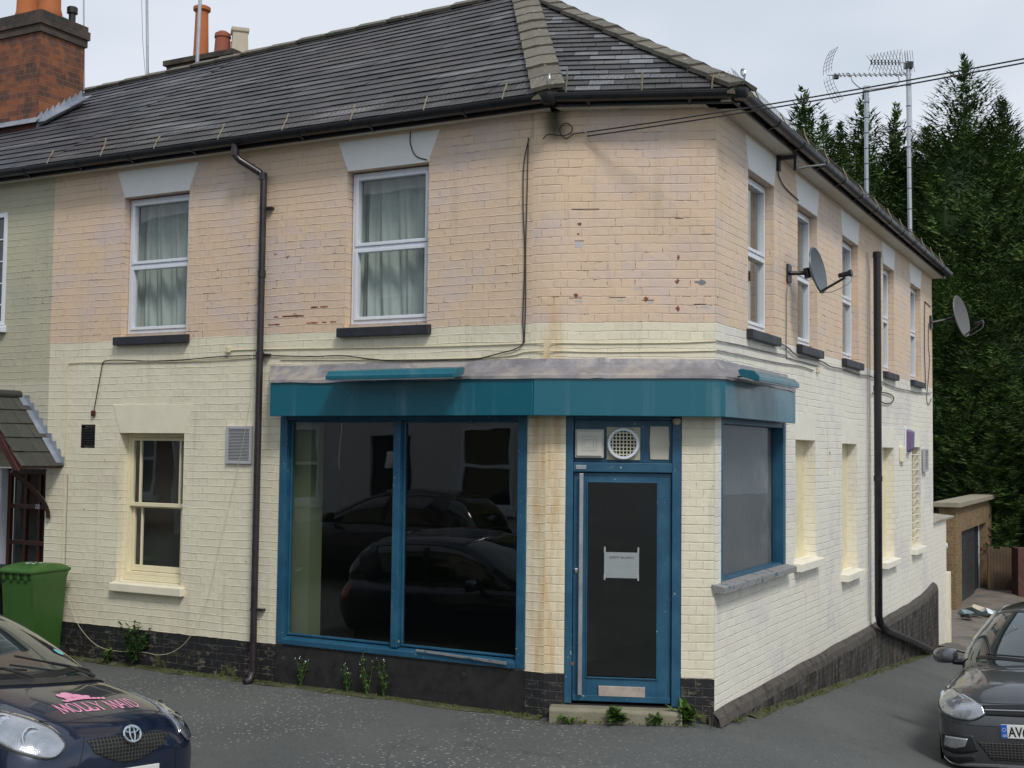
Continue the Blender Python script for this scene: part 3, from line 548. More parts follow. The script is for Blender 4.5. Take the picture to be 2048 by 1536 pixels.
# ---- door
def door():
    mb = MB(TF('C')); u0, u1 = .172, 1.148
    mb.box((u0, .285, -.10), (u0+.062, 2.78, -.005)); mb.box((u1-.078, .285, -.10), (u1, 2.78, -.005)); mb.box((u0+.062, 2.235, -.10), (u1-.078, 2.315, -.012)); mb.box((u0+.062, 2.68, -.10), (u1-.078, 2.78, -.02))
    mb.box((u0+.062, 2.315, -.10), (u1-.078, 2.68, -.06))
    dr = mb.build('shop_door', 'bluewood', bld, bevel=.005, label='blue shop door with tall dark pane and solid transom')
    mb = MB(TF('C')); a, b, z0, z1 = u0+.066, u1-.082, .30, 2.228
    mb.box((a, z0, -.09), (a+.115, z1, -.045)); mb.box((b-.115, z0, -.09), (b, z1, -.045)); mb.box((a+.115, z1-.075, -.09), (b-.115, z1, -.045)); mb.box((a+.115, z0, -.09), (b-.115, z0+.20, -.045))
    mb.box((a+.004, z0+.006, -.044), (b-.004, z0+.055, -.026))
    mb.frame(a+.112, b-.112, z0+.197, z1-.072, -.044, -.032, .010)
    lf = mb.build('door_leaf', 'bluewood', dr, bevel=.003)
    mb = MB(TF('C')); mb.face([(a+.10, z0+.18, -.07), (b-.10, z0+.18, -.07), (b-.10, z1-.06, -.07), (a+.10, z1-.06, -.07)]); mb.build('pane', 'shopglass', dr)
    mb = MB(TF('C')); mb.box((a+.05, .36, -.012), (a+.085, 2.222, .012)); mb.box((a+.06, .55, -.045), (a+.075, .58, -.012)); mb.box((a+.06, 2.0, -.045), (a+.075, 2.03, -.012)); mb.build('pull_handle', 'alu', dr, bevel=.004)
    mb = MB(TF('C')); mb.box((.462, .350, -.045), (.852, .435, -.022)); mb.build('letter_flap', 'ply', dr, bevel=.004)
    mb = MB(TF('C')); mb.lathe((a+.028, 1.395, -.045), [(.022, 0), (.022, .008), (.012, .012)], 14, (0, 0, 1)); mb.build('lock', 'chrome', dr)
    mb = MB(TF('C')); mb.box((.255, 2.255, -.012), (.345, 2.292, -.004)); mb.build('latch_plate', 'steel', dr, bevel=.003)
    # transom fittings
    mb = MB(TF('C')); mb.box((.248, 2.352, -.06), (.492, 2.598, -.005)); mb.box((.262, 2.366, -.005), (.478, 2.584, .012)); mb.build('bulkhead_light', mat('aged_plastic', (.55, .55, .48), .4, var=.05), dr, bevel=.018)
    mb = MB(TF('C'))
    for t, w_ in ((.062, .004), (.038, .004)):
        mb.frame(.37-t, .37+t, 2.475-t, 2.475+t, .0125, .0145, w_)
    mb.build('light_emblem', mat('pale_relief', (.40, .40, .34), .5), dr)
    mb = MB(TF('C')); mb.box((.516, 2.340, -.059), (.800, 2.618, -.045)); mb.build('vent_backboard', mat('buff_board', (.50, .47, .33), .7), dr)
    cx, cz = .658, 2.478; mb = MB(TF('C')); mb.lathe((cx, cz, -.044), [(.108, 0), (.141, .0), (.141, .035), (.130, .052), (.112, .052), (.108, .03), (.108, 0)], 36, (0, 0, 1), caps=False); mb.build('vent_ring', 'upvc', dr, smooth=True)
    mb = MB(TF('C'))
    for k in range(-3, 4):
        d = k*.030; h_ = math.sqrt(max(.0, .11**2-d*d)); mb.box((cx+d-.0045, cz-h_, -.03), (cx+d+.0045, cz+h_, -.012)); mb.box((cx-h_, cz+d-.0045, -.0295), (cx+h_, cz+d+.0045, -.0125))
    mb.build('vent_grille', mat('cream_grille', (.62, .60, .46), .5), dr)
    mb = MB(TF('C')); mb.lathe((cx, cz, -.044), [(.109, 0), (.109, .002)], 30, (0, 0, 1)); mb.build('vent_throat', 'dark', dr)
    mb = MB(TF('C')); mb.prism([(.886, 2.345, -.059), (1.040, 2.345, -.059), (1.048, 2.48, -.059), (1.042, 2.628, -.059), (.884, 2.628, -.059), (.878, 2.49, -.059)], (0, 0, .012)); mb.build('blank_panel', mat('unpainted_patch', (.58, .55, .45), .7, var=.06), dr, bevel=.004)
    mb = MB(TF('C')); mb.lathe((1.105, 2.672, -.005), [(.033, 0), (.036, .01), (.028, .03), (.008, .038)], 16, (0, 0, 1)); mb.build('bell_dome', 'potcream', dr, smooth=True)
    mb = MB(TF('C')); mb.box((.50, 1.338, -.0685), (.795, 1.555, -.0665)); nt_ = mb.build('notice', 'paper', dr)
    text('SAFETY SECURITY', TF('C'), (.545, 1.502, -.0655), .026, 'ink', 'notice_writing', dr, extrude=.0004)
    mb = MB(TF('C'))
    for u, z in ((.498, 1.55), (.782, 1.55), (.498, 1.32), (.782, 1.318)): mb.cut(); mb.box((u, z, -.0662), (u+.014, z+.05, -.0658))
    for z, a_, b_ in ((1.445, .56, .70), (1.375, .56, .74), (1.36, .60, .72)): mb.cut(); mb.box((a_, z, -.0662), (b_, z+.004, -.0657))
    build_each(mb, 'notice_tape', mat('tape', (.36, .38, .37), .4), dr)
    mb = MB(TF('C')); 
    for q in ([(.1, .2, -3.5), (1.3, .2, -3.5), (1.3, 2.8, -3.5), (.1, 2.8, -3.5)], [(.1, .2, -3.5), (.1, .2, -.12), (.1, 2.8, -.12), (.1, 2.8, -3.5)], [(1.3, .2, -3.5), (1.3, .2, -.12), (1.3, 2.8, -.12), (1.3, 2.8, -3.5)], [(.1, 2.8, -3.5), (1.3, 2.8, -3.5), (1.3, 2.8, -.12), (.1, 2.8, -.12)], [(.1, .27, -3.5), (1.3, .27, -3.5), (1.3, .27, -.12), (.1, .27, -.12)]): mb.face(q)
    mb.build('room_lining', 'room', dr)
def text(s_, T, org, size, m_, name, parent, extrude=.001, xs=1.0, bold=0.0, spacing=1.0, build=True):
    cu = bpy.data.curves.new('txt', 'FONT'); cu.body = s_; cu.size = size; cu.extrude = 0; cu.offset = bold; cu.space_character = spacing; cu.resolution_u = 3
    ob = bpy.data.objects.new('txt', cu); COL.objects.link(ob); dg = bpy.context.evaluated_depsgraph_get(); ev = ob.evaluated_get(dg); me = ev.to_mesh()
    mb = MB(T); V = [(org[0]+v.co.x*xs, org[1]+v.co.y, org[2]) for v in me.vertices]; Fs = [tuple(p.vertices) for p in me.polygons]
    ev.to_mesh_clear(); bpy.data.objects.remove(ob); bpy.data.curves.remove(cu)
    if not build: return V, Fs
    mb.solid(V, Fs); return mb.build(name, m_, parent, recalc=False)
door()
mb = MB(TF('C')); mb.prism([(.06, -.1, .15), (.06, .25, .15), (.06, .275, .13), (.06, .275, -.12), (.06, -.1, -.12)], (1.10, 0, 0)); mb.build('door_step', 'concrete', bld, bevel=.008)
# ---- shop window (side)
def sidewin():
    mb = MB(TF('B')); u0, u1, z0, z1 = .167, 2.213, 1.302, 2.78
    mb.box((u0, z0, -.12), (u0+.07, z1, -.004)); mb.box((u1-.08, z0, -.12), (u1, z1, -.004)); mb.box((u0+.07, 2.66, -.12), (u1-.08, z1, -.01)); mb.box((u0+.07, z0, -.12), (u1-.08, z0+.03, -.02))
    fr = mb.build('shop_window', 'bluewood', bld, bevel=.004, label='smaller side shop window, backed by a grey board')
    mb = MB(TF('B')); mb.face([(u0+.05, z0, -.085), (u1-.05, z0, -.085), (u1-.05, 2.68, -.085), (u0+.05, 2.68, -.085)]); mb.build('pane', 'dullglass', fr)
    mb = MB(TF('B')); mb.box((u0+.01, z0, -.16), (u1-.01, 2.78, -.13)); mb.build('grey_board', mat('dusty_grey_board', (.135, .143, .153), .8, var=.12, sc_=2, dirt=(.20, .20, .21), dt=.55), fr)
    mb = MB(TF('B')); mb.prism([(u0-.19, 1.235, .10), (u0-.19, 1.292, .10), (u0-.19, 1.312, -.02), (u0-.19, 1.235, -.0)], (u1-u0+.22, 0, 0)); mb.build('sill', 'peel', fr, bevel=.004)
sidewin()
# ---- fascia boxes, lead flashing, trough lights
J1 = W('C', -.097, 0, .2); J2 = W('C', 1.50, 0, .2)
A0 = W('A', 2.84, 0, .2); B2 = W('B', 2.102, 0, .125)
def seg(p, q, z0, z1, th, m_, name, lab=None, g_=.0):
    d = (q-p); L_ = d.length; d.normalize(); nn = Vector((d.y, -d.x, 0));
    if nn.y > 0 and abs(nn.y) > .3: nn = -nn
    T = lambda v: p+d*v[0]+nn*v[2]+Z*v[1]
    mb = MB(T); mb.box((g_, z0, -th), (L_-g_, z1, 0)); return mb.build(name, m_, bld, bevel=.006, label=lab)
seg(A0, J1, 2.705, 3.035, .03, 'teal', 'fascia_panel', 'long teal fascia over the big shop window', .002); seg(J1, J2, 2.705, 3.04, .03, 'teal', 'fascia_panel', 'middle teal fascia over the door', .003)
dd = (B2-J2).normalized(); mb = MB(lambda v: J2+dd*v[0]+nB*v[2]+Z*v[1]); mb.box((.003, 2.705, -.03), ((B2-J2).length, 3.045, .0)); mb.build('fascia_panel', 'teal', bld, bevel=.006, label='short teal fascia on the side wall')
mb = MB(); a = W('A', 2.84, 0, .0); 
def vquad(mb, p, q, z0, z1): mb.face([(p.x, p.y, z0), (q.x, q.y, z0), (q.x, q.y, z1), (p.x, p.y, z1)])
mb.prism([W('A', 2.815, 2.71, 0), W('A', 2.838, 2.71, 0), W('A', 2.838, 2.71, .17), W('A', 2.815, 2.71, .17)], (0, 0, .32)); mb.prism([W('B', 2.08, 2.71, 0), W('B', 2.10, 2.71, 0), W('B', 2.10, 2.71, .096), W('B', 2.08, 2.71, .096)], (0, 0, .33))
pa, pj, pc, pe = W('A', 2.81, 2.74, .17), J1-nA*.03+Z*2.74, J2-nC*.04+Z*2.74, W('B', 2.08, 2.74, .095)
mb.face([tuple(pa), tuple(pj), tuple(W('A', .0, 2.74, -.05)), tuple(W('A', 2.81, 2.74, -.05))]); mb.face([tuple(pj), tuple(pc), tuple(W('B', 0, 2.74, -.05)), tuple(W('A', 0, 2.74, -.05))]); mb.face([tuple(pc), tuple(pe), tuple(W('B', 2.08, 2.74, -.05)), tuple(W('B', 0, 2.74, -.05))])
mb.build('fascia_return', 'teal', bld, recalc=False)
def flashing():
    mb = MB(); front = [A0+nA*.006, J1+(nA+nC)*.004, J2+(nC*.006+nB*.006), B2+nB*.006-dB*.02]; back = [W('A', 3.0, 0, .003), W('A', -.0, 0, .003)+nC*.003, P1+nC*.004+nB*.004, W('B', 2.27, 0, .003)]
    nseg = [60, 34, 44]; cols = []
    for k in range(3):
        for i in range(nseg[k]+(1 if k == 2 else 0)):
            t = i/nseg[k]; f = front[k].lerp(front[k+1], t); b = back[k].lerp(back[k+1], t); s_ = sum([(back[j+1]-back[j]).length for j in range(k)])+(back[k+1]-back[k]).length*t
            n1 = noise.noise(Vector((s_*2.3, 0, 0))); n2 = noise.noise(Vector((s_*5, 3, 0))); n3 = noise.noise(Vector((s_*1.1, 7, 0)))
            zt = 3.20+.006*n2; zf = 3.045+.008*n1; zl = 3.018+.012*n1+.01*n3
            out = (f-b).normalized()
            lap = .006 if (s_ % 1.15) < .07 else 0
            cols.append([b+Z*zt, b.lerp(f, .06)+Z*(zt-.035), b.lerp(f, .22)+Z*(3.125+.012*n2), b.lerp(f, .6)+Z*(3.085+.012*n1), b.lerp(f, .93)+Z*(3.062+.008*n2), f+out*.006+Z*zf, f+out*.009+Z*(zl)])
            cols[-1] = [p+Z*lap*.7+out*lap*.6 for p in cols[-1]]
    for i in range(len(cols)-1):
        for j in range(6): mb.face([tuple(cols[i][j]), tuple(cols[i+1][j]), tuple(cols[i+1][j+1]), tuple(cols[i][j+1])], uv=[(i*.05, j*.05)]*4)
    o = mb.build('lead_flashing', 'lead', bld, smooth=True, recalc=False, angle=70)
flashing()
def trough(f, u0, u1, o, z, lab):
    mb = MB(TF(f)); prof = [(z+.085, o-.14), (z+.095, o-.11), (z+.075, o), (z+.03, o+.045), (z-.005, o+.045), (z+.0, o-.02), (z+.03, o-.12)]
    mb.prism([(u0, a_, b_) for a_, b_ in prof], (u1-u0, 0, 0)); t = mb.build('sign_light', 'teal', bld, bevel=.004, label=lab)
    mb = MB(TF(f))
    for u in (mixf(u0, u1, .12), mixf(u0, u1, .88)): mb.cut(); mb.tube([(u, z+.03, .0), (u, z+.04, o-.13)], .008, 6)
    build_each(mb, 'light_arm', 'black', t)
    mb = MB(TF(f)); mb.box((u0+.03, z-.012, o-.015), (u1-.03, z-.001, o+.035)); mb.build('light_diffuser', 'upvc', t)
trough('A', .66, 2.01, .40, 3.03, 'teal trough light above the long fascia'); trough('B', .02, 1.30, .33, 3.02, 'teal trough light above the side fascia')
# ---- roof
ZE = 5.45; AP = Vector((.0749, 13.79, 7.70)); EA, EB, EC = .20, .26, .22
RA = Vector(AP)+dA*7.0; RA.z = 7.44; RA2 = Vector(AP)+dA*12; RA2.z = 7.3
def isect(f1, o1, f2, o2):
    a, da, na = FR[f1]; b, db, nb_ = FR[f2]; p = a+na*o1; q = b+nb_*o2
    det = da.x*(-db.y)-da.y*(-db.x); r = q-p; t = (r.x*(-db.y)-r.y*(-db.x))/det; return p+da*t
K1 = isect('A', EA, 'C', EC); K2 = isect('C', EC, 'B', EB); K1.z = K2.z = ZE
EEND = W('B', 11.2+.25, ZE, EB); AEND = W('A', 13.0, ZE, EA)
BR = AP+dB*8.2; BR.z = 7.70
def slates(mb, e0, e1, r0, r1, pal, wsl=.25, gauge=.20, th=.008, seed=1, lift=.015, clip=None):
    """slates on the plane between an eave edge (e0,e1) and a top edge (r0,r1)"""
    rr = random.Random(seed); H = ((r0-e0).length+(r1-e1).length)/2; H = max((r0-e0).length, (r1-e1).length); nrow = int(H/gauge)
    nrm = (e1-e0).cross(((r0+r1)/2)-((e0+e1)/2)).normalized()
    if nrm.z < 0: nrm = -nrm
    along = (e1-e0).normalized(); upd = nrm.cross(along).normalized()
    if upd.z < 0: upd = -upd
    for j in range(nrow+1):
        t0, t1 = j/nrow, min(1, (j+1.06)/nrow)
        if t0 >= 1: break
        a0, b0 = e0.lerp(r0, t0), e1.lerp(r1, t0); a1, b1 = e0.lerp(r0, t1), e1.lerp(r1, t1)
        La = (b0-a0).length; k = -1; x = -rr.random()*.03-(wsl/2 if j % 2 else 0)
        while x < La:
            x1 = x+wsl*(.94+.12*rr.random()); s0, s1 = max(0, x)/La, min(La, x1-.004)/La
            if s1 > s0:
                base = rr.choice(pal); f = .85+.3*rr.random(); col = tuple(c*f for c in base)
                p = [a0.lerp(b0, s0), a0.lerp(b0, s1), None, None]
                # top edge at same along coordinates
                def top(pt):
                    d0 = (pt-a1).dot(along); L1 = (b1-a1).length; dz = clamp(d0, 0, L1); return a1.lerp(b1, dz/L1) if L1 > 1e-6 else a1.copy()
                p[2], p[3] = top(p[1]), top(p[0]); lf = lift*(.85+.35*rr.random()); jt = upd*(rr.random()-.5)*.006*(3 if rr.random() < .06 else 1); tl = (rr.random()-.5)*.0025
                V = [p[0]+nrm*(lf+tl)+jt, p[1]+nrm*(lf-tl)+jt, p[2]+nrm*.002, p[3]+nrm*.002, p[0]+nrm*(lf+tl-th-.008)+jt, p[1]+nrm*(lf-tl-th-.008)+jt]
                o_ = a0
                uvf = lambda q: ((Vector(q)-e0).dot(along), (Vector(q)-e0).dot(upd))
                mb.solid([tuple(v) for v in V[:4]], [(0, 1, 2, 3)], col, uvf); mb.solid([tuple(v) for v in (V[0], V[4], V[5], V[1])], [(0, 1, 2, 3)], (.012, .012, .013), uvf)  # lower edges coloured near black to draw the shadow line below each course
            x = x1; k += 1
PAL = [(.066, .064, .064), (.056, .053, .054), (.074, .069, .068), (.062, .056, .055), (.085, .082, .080), (.07, .067, .066)]
PALC = PAL+[(.17, .175, .185), (.20, .205, .215), (.13, .13, .14), (.055, .055, .06)]
PU = 6.06
tp = PU/7.0
EP = W('A', PU, ZE, EA); RP = AP.lerp(RA, (PU-1.95)/7.0)
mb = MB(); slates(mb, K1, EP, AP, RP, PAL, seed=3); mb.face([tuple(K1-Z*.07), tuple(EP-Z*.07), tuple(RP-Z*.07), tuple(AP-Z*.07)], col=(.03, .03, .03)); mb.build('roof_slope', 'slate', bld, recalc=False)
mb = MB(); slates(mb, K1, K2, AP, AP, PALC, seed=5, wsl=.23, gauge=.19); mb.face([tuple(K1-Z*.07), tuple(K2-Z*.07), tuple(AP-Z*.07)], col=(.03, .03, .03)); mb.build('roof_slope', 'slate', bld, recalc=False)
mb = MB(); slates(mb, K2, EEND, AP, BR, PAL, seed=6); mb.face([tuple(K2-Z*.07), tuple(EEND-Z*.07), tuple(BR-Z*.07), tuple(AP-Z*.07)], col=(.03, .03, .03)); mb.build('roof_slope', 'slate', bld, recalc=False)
BK = W('B', 11.45, ZE, -6.9); BK2 = W('B', 3.4, ZE, -6.9); AK = W('A', 13.0, ZE, -6.3); AK0 = W('A', 5.2, ZE, -6.3); AKP = W('A', PU, ZE, -6.3)
mb = MB(); mb.face([tuple(EEND), tuple(BK), tuple(BR)], col=PAL[0]); mb.face([tuple(BK), tuple(BK2), tuple(AP), tuple(BR)], col=PAL[0]); mb.face([tuple(BK2), tuple(AKP), tuple(RP), tuple(AP)], col=PAL[0]); mb.build('roof_slope', 'slate', bld, recalc=False)
def cap_tiles(name, p, q, n1, n2, wd=.135, tl=.33, parent=None, seed=1, m_='ridge', lab=None, drop=.0):
    """angular concrete cap tiles laid from p (low) to q (high); n1,n2 = outward normals of the two slopes"""
    parent = parent or bld; rr = random.Random(seed); d = (q-p); L_ = d.length; d.normalize(); mb = MB()
    s1 = n1.cross(d).normalized(); s2 = n2.cross(d).normalized(); upn = (n1+n2).normalized()
    if s1.dot(upn) > 0: s1 = -s1
    if s2.dot(upn) > 0: s2 = -s2
    if s1.dot(s2) > .99: s2 = -s2
    n = int(L_/tl)
    for i in range(n+1):
        a = p+d*(L_*i/n)-d*.03; b = p+d*min(L_, L_*(i+1)/n)
        if i == n: break
        g_ = .8+.35*rr.random(); col = (.165*g_, .148*g_, .112*g_); j = upn*(rr.random()*.012)
        lo, hi = .048, .030
        def pr(c, h, w_): return [c+upn*h+j, c+upn*(h-.012)+s1*w_+j+n1*.015, c+upn*(h-.034)+s1*w_+j, c+upn*(h-.024), c+upn*(h-.034)+s2*w_+j, c+upn*(h-.012)+s2*w_+j+n2*.015]
        V = [tuple(v) for v in pr(a, lo+.022, wd+.008)+pr(b, hi+.022, wd)]
        mb.solid(V, [(0, 1, 7, 6), (1, 2, 8, 7), (2, 3, 9, 8), (3, 4, 10, 9), (4, 5, 11, 10), (5, 0, 6, 11), (0, 5, 4, 3), (0, 3, 2, 1)], col)
    o = mb.build(name, m_, parent, label=lab)
    mb = MB(); mb.tube([tuple(p+s1*wd*.55+n1*.005), tuple(q+s1*wd*.55+n1*.005)], .028, 6); mb.tube([tuple(p+s2*wd*.55+n2*.005), tuple(q+s2*wd*.55+n2*.005)], .028, 6); mb.build('bedding_mortar', 'mortar', o); return o
def pn(a, b, c):
    n = (b-a).cross(c-a).normalized(); return n if n.z > 0 else -n
NA, NB_, NC_ = pn(K1, EP, AP), pn(K2, EEND, AP), pn(K1, K2, AP); NBK = pn(BK, BK2, AP)
cap_tiles('hip_tiles', K1, AP, NA, NC_, .138, .34, seed=2, lab='hip tiles over the street corner of the roof'); cap_tiles('hip_tiles', K2, AP, NC_, NB_, .138, .34, seed=4, lab='hip tiles running down to the side gutter')
NK2 = pn(BK2, AKP, RP)
cap_tiles('ridge_tiles', RP, AP, NA, NK2, .125, .42, seed=6); cap_tiles('ridge_tiles', BR, AP, NB_, NBK, .13, .42, seed=8)
for K in (K1, K2):
    mb = MB(); d = (AP-K).normalized(); n_ = (NA+NC_+Z).normalized(); b0 = K-d*.02
    side = d.cross(Z).normalized(); mb.solid([tuple(b0-Z*.05), tuple(b0+Z*.085), tuple(b0+side*.15-Z*.06), tuple(b0-side*.15-Z*.06), tuple(b0+d*.25+Z*.08)], [(0, 1, 2), (0, 3, 1), (1, 3, 4), (1, 4, 2)]); mb.build('hip_mortar', 'mortar', bld)
    mb = MB(); c = b0-d*.02+Z*.12; pts = [c-Z*.08]+[c+Z*(.02+.028*math.sin(t*.7))+(-d*.03*math.cos(t*.7)) for t in range(0, 9)]; mb.tube([tuple(q) for q in pts], .009, 6); mb.build('hip_iron', 'steel', bld)
# eaves: soffit, board, gutters with joints
def eaves(f, u0, u1, ov, parent, brk, sag=0.0, board=True):
    mb = MB(TF(f)); zz = 5.352; mb.box((u0, zz, -.05), (u1, zz+.02, ov-.05)); sf = mb.build('soffit', 'soffit', parent)
    mb = MB(TF(f)); mb.box((u0, zz-.01, ov-.05), (u1, 5.46, ov-.032)); mb.build('eaves_board', 'gutter', parent)
    mb = MB(TF(f)); r = .058; oc = ov+.028; N_ = 10; zc = 5.425
    nS = max(2, int(abs(u1-u0)/.5)); 
    for i in range(nS):
        a, b = mixf(u0, u1, i/nS), mixf(u0, u1, (i+1)/nS)
        for k in range(N_):
            t0, t1 = math.pi+math.pi*k/N_, math.pi+math.pi*(k+1)/N_
            for rr_ in (r, r-.005): mb.face([(a, zc+rr_*math.sin(t0), oc+rr_*math.cos(t0)), (b, zc+rr_*math.sin(t0), oc+rr_*math.cos(t0)), (b, zc+rr_*math.sin(t1), oc+rr_*math.cos(t1)), (a, zc+rr_*math.sin(t1), oc+rr_*math.cos(t1))])
        for s_ in (-1, 1): mb.box((a, zc-.002, oc+s_*r-.004), (b, zc+.008, oc+s_*r+.004))
    gt = mb.build('gutter', 'gutter', parent, smooth=True, recalc=False)
    mb = MB(TF(f))
    for u in brk:
        mb.cut()
        for k in range(N_):
            t0, t1 = math.pi+math.pi*k/N_, math.pi+math.pi*(k+1)/N_; rr_ = r+.006
            q = [(u-.018, zc+rr_*math.sin(t0), oc+rr_*math.cos(t0)), (u+.018, zc+rr_*math.sin(t0), oc+rr_*math.cos(t0)), (u+.018, zc+rr_*math.sin(t1), oc+rr_*math.cos(t1)), (u-.018, zc+rr_*math.sin(t1), oc+rr_*math.cos(t1))]
            mb.face(q); q2 = [(p[0], zc+(p[1]-zc)*.9, oc+(p[2]-oc)*.9) for p in q]
            mb.face([q[0], q[3], q2[3], q2[0]]); mb.face([q[1], q[2], q2[2], q2[1]])
        mb.prism([(u-.012, zc-.06, oc-.02), (u-.012, zc-.085, ov-.05), (u-.012, zc-.02, ov-.05)], (.024, 0, 0))
    build_each(mb, 'gutter_bracket', 'gutter', gt, smooth=True, recalc=False)
K1u = (K1-P0).dot(dA); K1c = (K1-P0).dot(dC); K2c = (K2-P0).dot(dC); K2b = (K2-P1).dot(dB)
eaves('A', K1u+.0, PU, EA-.03, bld, [.75, 1.75, 2.55, 3.9, 4.75, 5.5]); eaves('C', K1c, K2c, EC-.03, bld, [.35, 1.2]); eaves('B', K2b, 11.35, EB-.03, bld, [.9+i*.87 for i in range(12)])
for f, u, ov in (('B', K2b, EB-.03), ('A', K1u, EA-.03)):
    mb = MB(TF(f)); mb.lathe((u, 5.352, ov+.028), [(.05, 0), (.068, .02), (.072, .085), (.066, .09)], 16, (0, 1, 0)); mb.build('gutter_corner', 'gutter', bld, smooth=True)
# wire guard on small uprights
def guard(f, us, ov, lo, hi):
    mb = MB(TF(f)); z0 = 5.46
    for i, u in enumerate(us):
        ln = (rnd.random()-.5)*.03; mb.cut(); mb.tube([(u, z0-.04, ov+.03), (u+ln*.4, z0+.04, ov-.0), (u+ln, z0+.10, ov-.03), (u+ln*1.6, z0+.12+.09*rnd.random(), ov-.05)], [.006, .006, .008, .008], 4)
    build_each(mb, 'guard_upright', 'brass', bld)
    mb = MB(TF(f)); n = int((hi-lo)/.05)
    for i in range(n):
        u = mixf(lo, hi, i/n); j = .01*noise.noise(Vector((u*5, 0, 0)))
        mb.tube([(u, z0+.01, ov-.02), (u+.025, z0+.06+j, ov-.035), (u, z0+.11+j, ov-.05), (u+.025, z0+.16, ov-.07)], .0013, 3, caps=False); mb.tube([(u+.05, z0+.01, ov-.02), (u+.025, z0+.06+j, ov-.035), (u+.05, z0+.11+j, ov-.05), (u+.025, z0+.16, ov-.07)], .0013, 3, caps=False)
    mb.tube([(lo, z0+.005, ov-.0), (hi, z0+.005, ov)], .0035, 4); mb.build('wire_guard', 'rust', bld)
guard('A', [.35, 1.15, 1.95, 2.75, 3.55, 4.4, 5.15, 5.95], EA, -.1, 6.0); guard('C', [.16, .80, 1.38], EC, -.05, 1.6); guard('B', [.4+i*.85 for i in range(13)], EB, -.2, 11.2)
# downpipes
def pipe(f, pts, r, name_lab, joints, clips, m_='pipe'):
    mb = MB(TF(f)); mb.tube(pts, r, 14)
    for z in joints: 
        u = None
        for a, b in zip(pts, pts[1:]):
            if min(a[1], b[1]) <= z <= max(a[1], b[1]): t = (z-a[1])/(b[1]-a[1]); u = mixf(a[0], b[0], t); o = mixf(a[2], b[2], t)
        if u is not None: mb.tube([(u, z-.035, o), (u, z+.035, o)], r+.007, 14)
    p = mb.build('downpipe', m_, bld, smooth=True, label=name_lab)
    mb = MB(TF(f))
    for z in clips: mb.cut(); u = pts[-2][0]; mb.box((u-r-.05, z-.008, .0), (u+.012, z+.01, .05)); mb.box((u-r-.008, z-.012, .03), (u+r+.008, z+.012, pts[-2][2]+.01))
    build_each(mb, 'pipe_clip', m_, p)
pipe('A', [(3.34, 5.40, .20), (3.34, 5.27, .20), (3.30, 5.22, .17), (3.12, 5.10, .085), (3.08, 5.05, .07), (3.08, 3.4, .07), (3.08, .30, .07), (3.08, .215, .075)], .034, 'slim dark downpipe on the street wall', [5.3, 5.06, 4.1, 3.3], [4.75, 3.31, .85])
mb = MB(TF('A')); mb.tube([(3.08, .26, .07), (3.085, .19, .10), (3.10, .17, .16)], .036, 12); mb.build('pipe_shoe', 'pipe', bld, smooth=True)
pipe('B', [(6.13, 5.02, .12), (6.13, 3.0, .12), (6.13, .36, .12), (6.20, .25, .13), (6.6, .12, .14), (8.2, -.22, .15), (9.95, -.60, .15)], .049, 'thick black soil pipe on the side wall, bending along the plinth', [4.98, 3.25, 2.1], [], 'gutter')
mb = MB(TF('B')); mb.tube([(6.0, 5.0, .02), (6.03, .3, .02)], .0045, 6); mb.build('wall_cable', 'cabg', bld)

mb = MB(TF('A')); rr_ = random.Random(5)
for k in range(16):
    u = 2.25+.72*rr_.random(); z = 3.60+ROWH*rr_.choice((0, 0, 1, 1, 2)); l = .02+.05*rr_.random(); mb.cut(); n_ = 8
    mb.prism([(u-l+2*l*i/n_, z+.008+.006*rr_.random(), -.0005) for i in range(n_+1)]+[(u+l-2*l*i/n_, z-.004*rr_.random(), -.0005) for i in range(n_+1)], (0, 0, .0016))
build_each(mb, 'exposed_brick', mat('flaking_red_brick', (.27, .10, .06), .9, var=.3, sc_=30), bld)
# brick chips on the corner wall
def blob(mb, u, z, w_, h_, seed, o):
    mb.cut()
    rr = random.Random(seed); n = 11; poly = [(u+w_*math.cos(2*math.pi*k/n)*(.45+.85*rr.random()), z+h_*math.sin(2*math.pi*k/n)*(.45+.85*rr.random()), 0) for k in range(n)]; mb.prism(poly, (0, 0, o))
mb = MB(TF('C'))
for i, (u, z, w_, h_) in enumerate([(.245, 3.745, .018, .022), (1.108, 3.86, .022, .020), (1.115, 4.065, .012, .026), (1.113, 3.63, .018, .024), (.845, 3.71, .026, .022), (.27, 4.36, .018, .014), (.26, 4.275, .012, .008), (.24, .62, .018, .018)]): blob(mb, u, z, w_, h_, i, .0015)
build_each(mb, 'exposed_brick', mat('old_red_brick', (.24, .08, .05), .9, var=.3, sc_=30), bld)
mb = MB(TF('C')); 
for i, (u, z, w_, h_) in enumerate([(.262, 4.18, .045, .032), (1.335, 3.64, .05, .014), (.77, 3.80, .028, .016), (.62, 3.70, .035, .010), (.27, 3.695, .04, .010), (.88, 3.68, .03, .014)]): blob(mb, u, z, w_, h_, 20+i, .001)
build_each(mb, 'flaked_paint', mat('old_pale_paint', (.52, .50, .49), .8, var=.12, sc_=25), bld)
mb = MB(TF('C')); blob(mb, 1.31, 3.853, .05, .024, 3, .001); mb.build('grey_patch', mat('grey_cement', (.22, .24, .25), .9, var=.3, sc_=30), bld)
mb = MB(TF('C'))
for i, (u, z, l) in enumerate([(.60, 3.725, .07), (.24, 3.722, .055), (.27, 4.215, .04), (1.12, 4.4, .035), (.86, 3.70, .05), (1.30, 3.665, .05), (.32, 4.49, .12)]): mb.cut(); mb.box((u-l, z-.003, -.0005), (u+l, z+.003, .0012))
build_each(mb, 'open_joint', 'dark', bld)

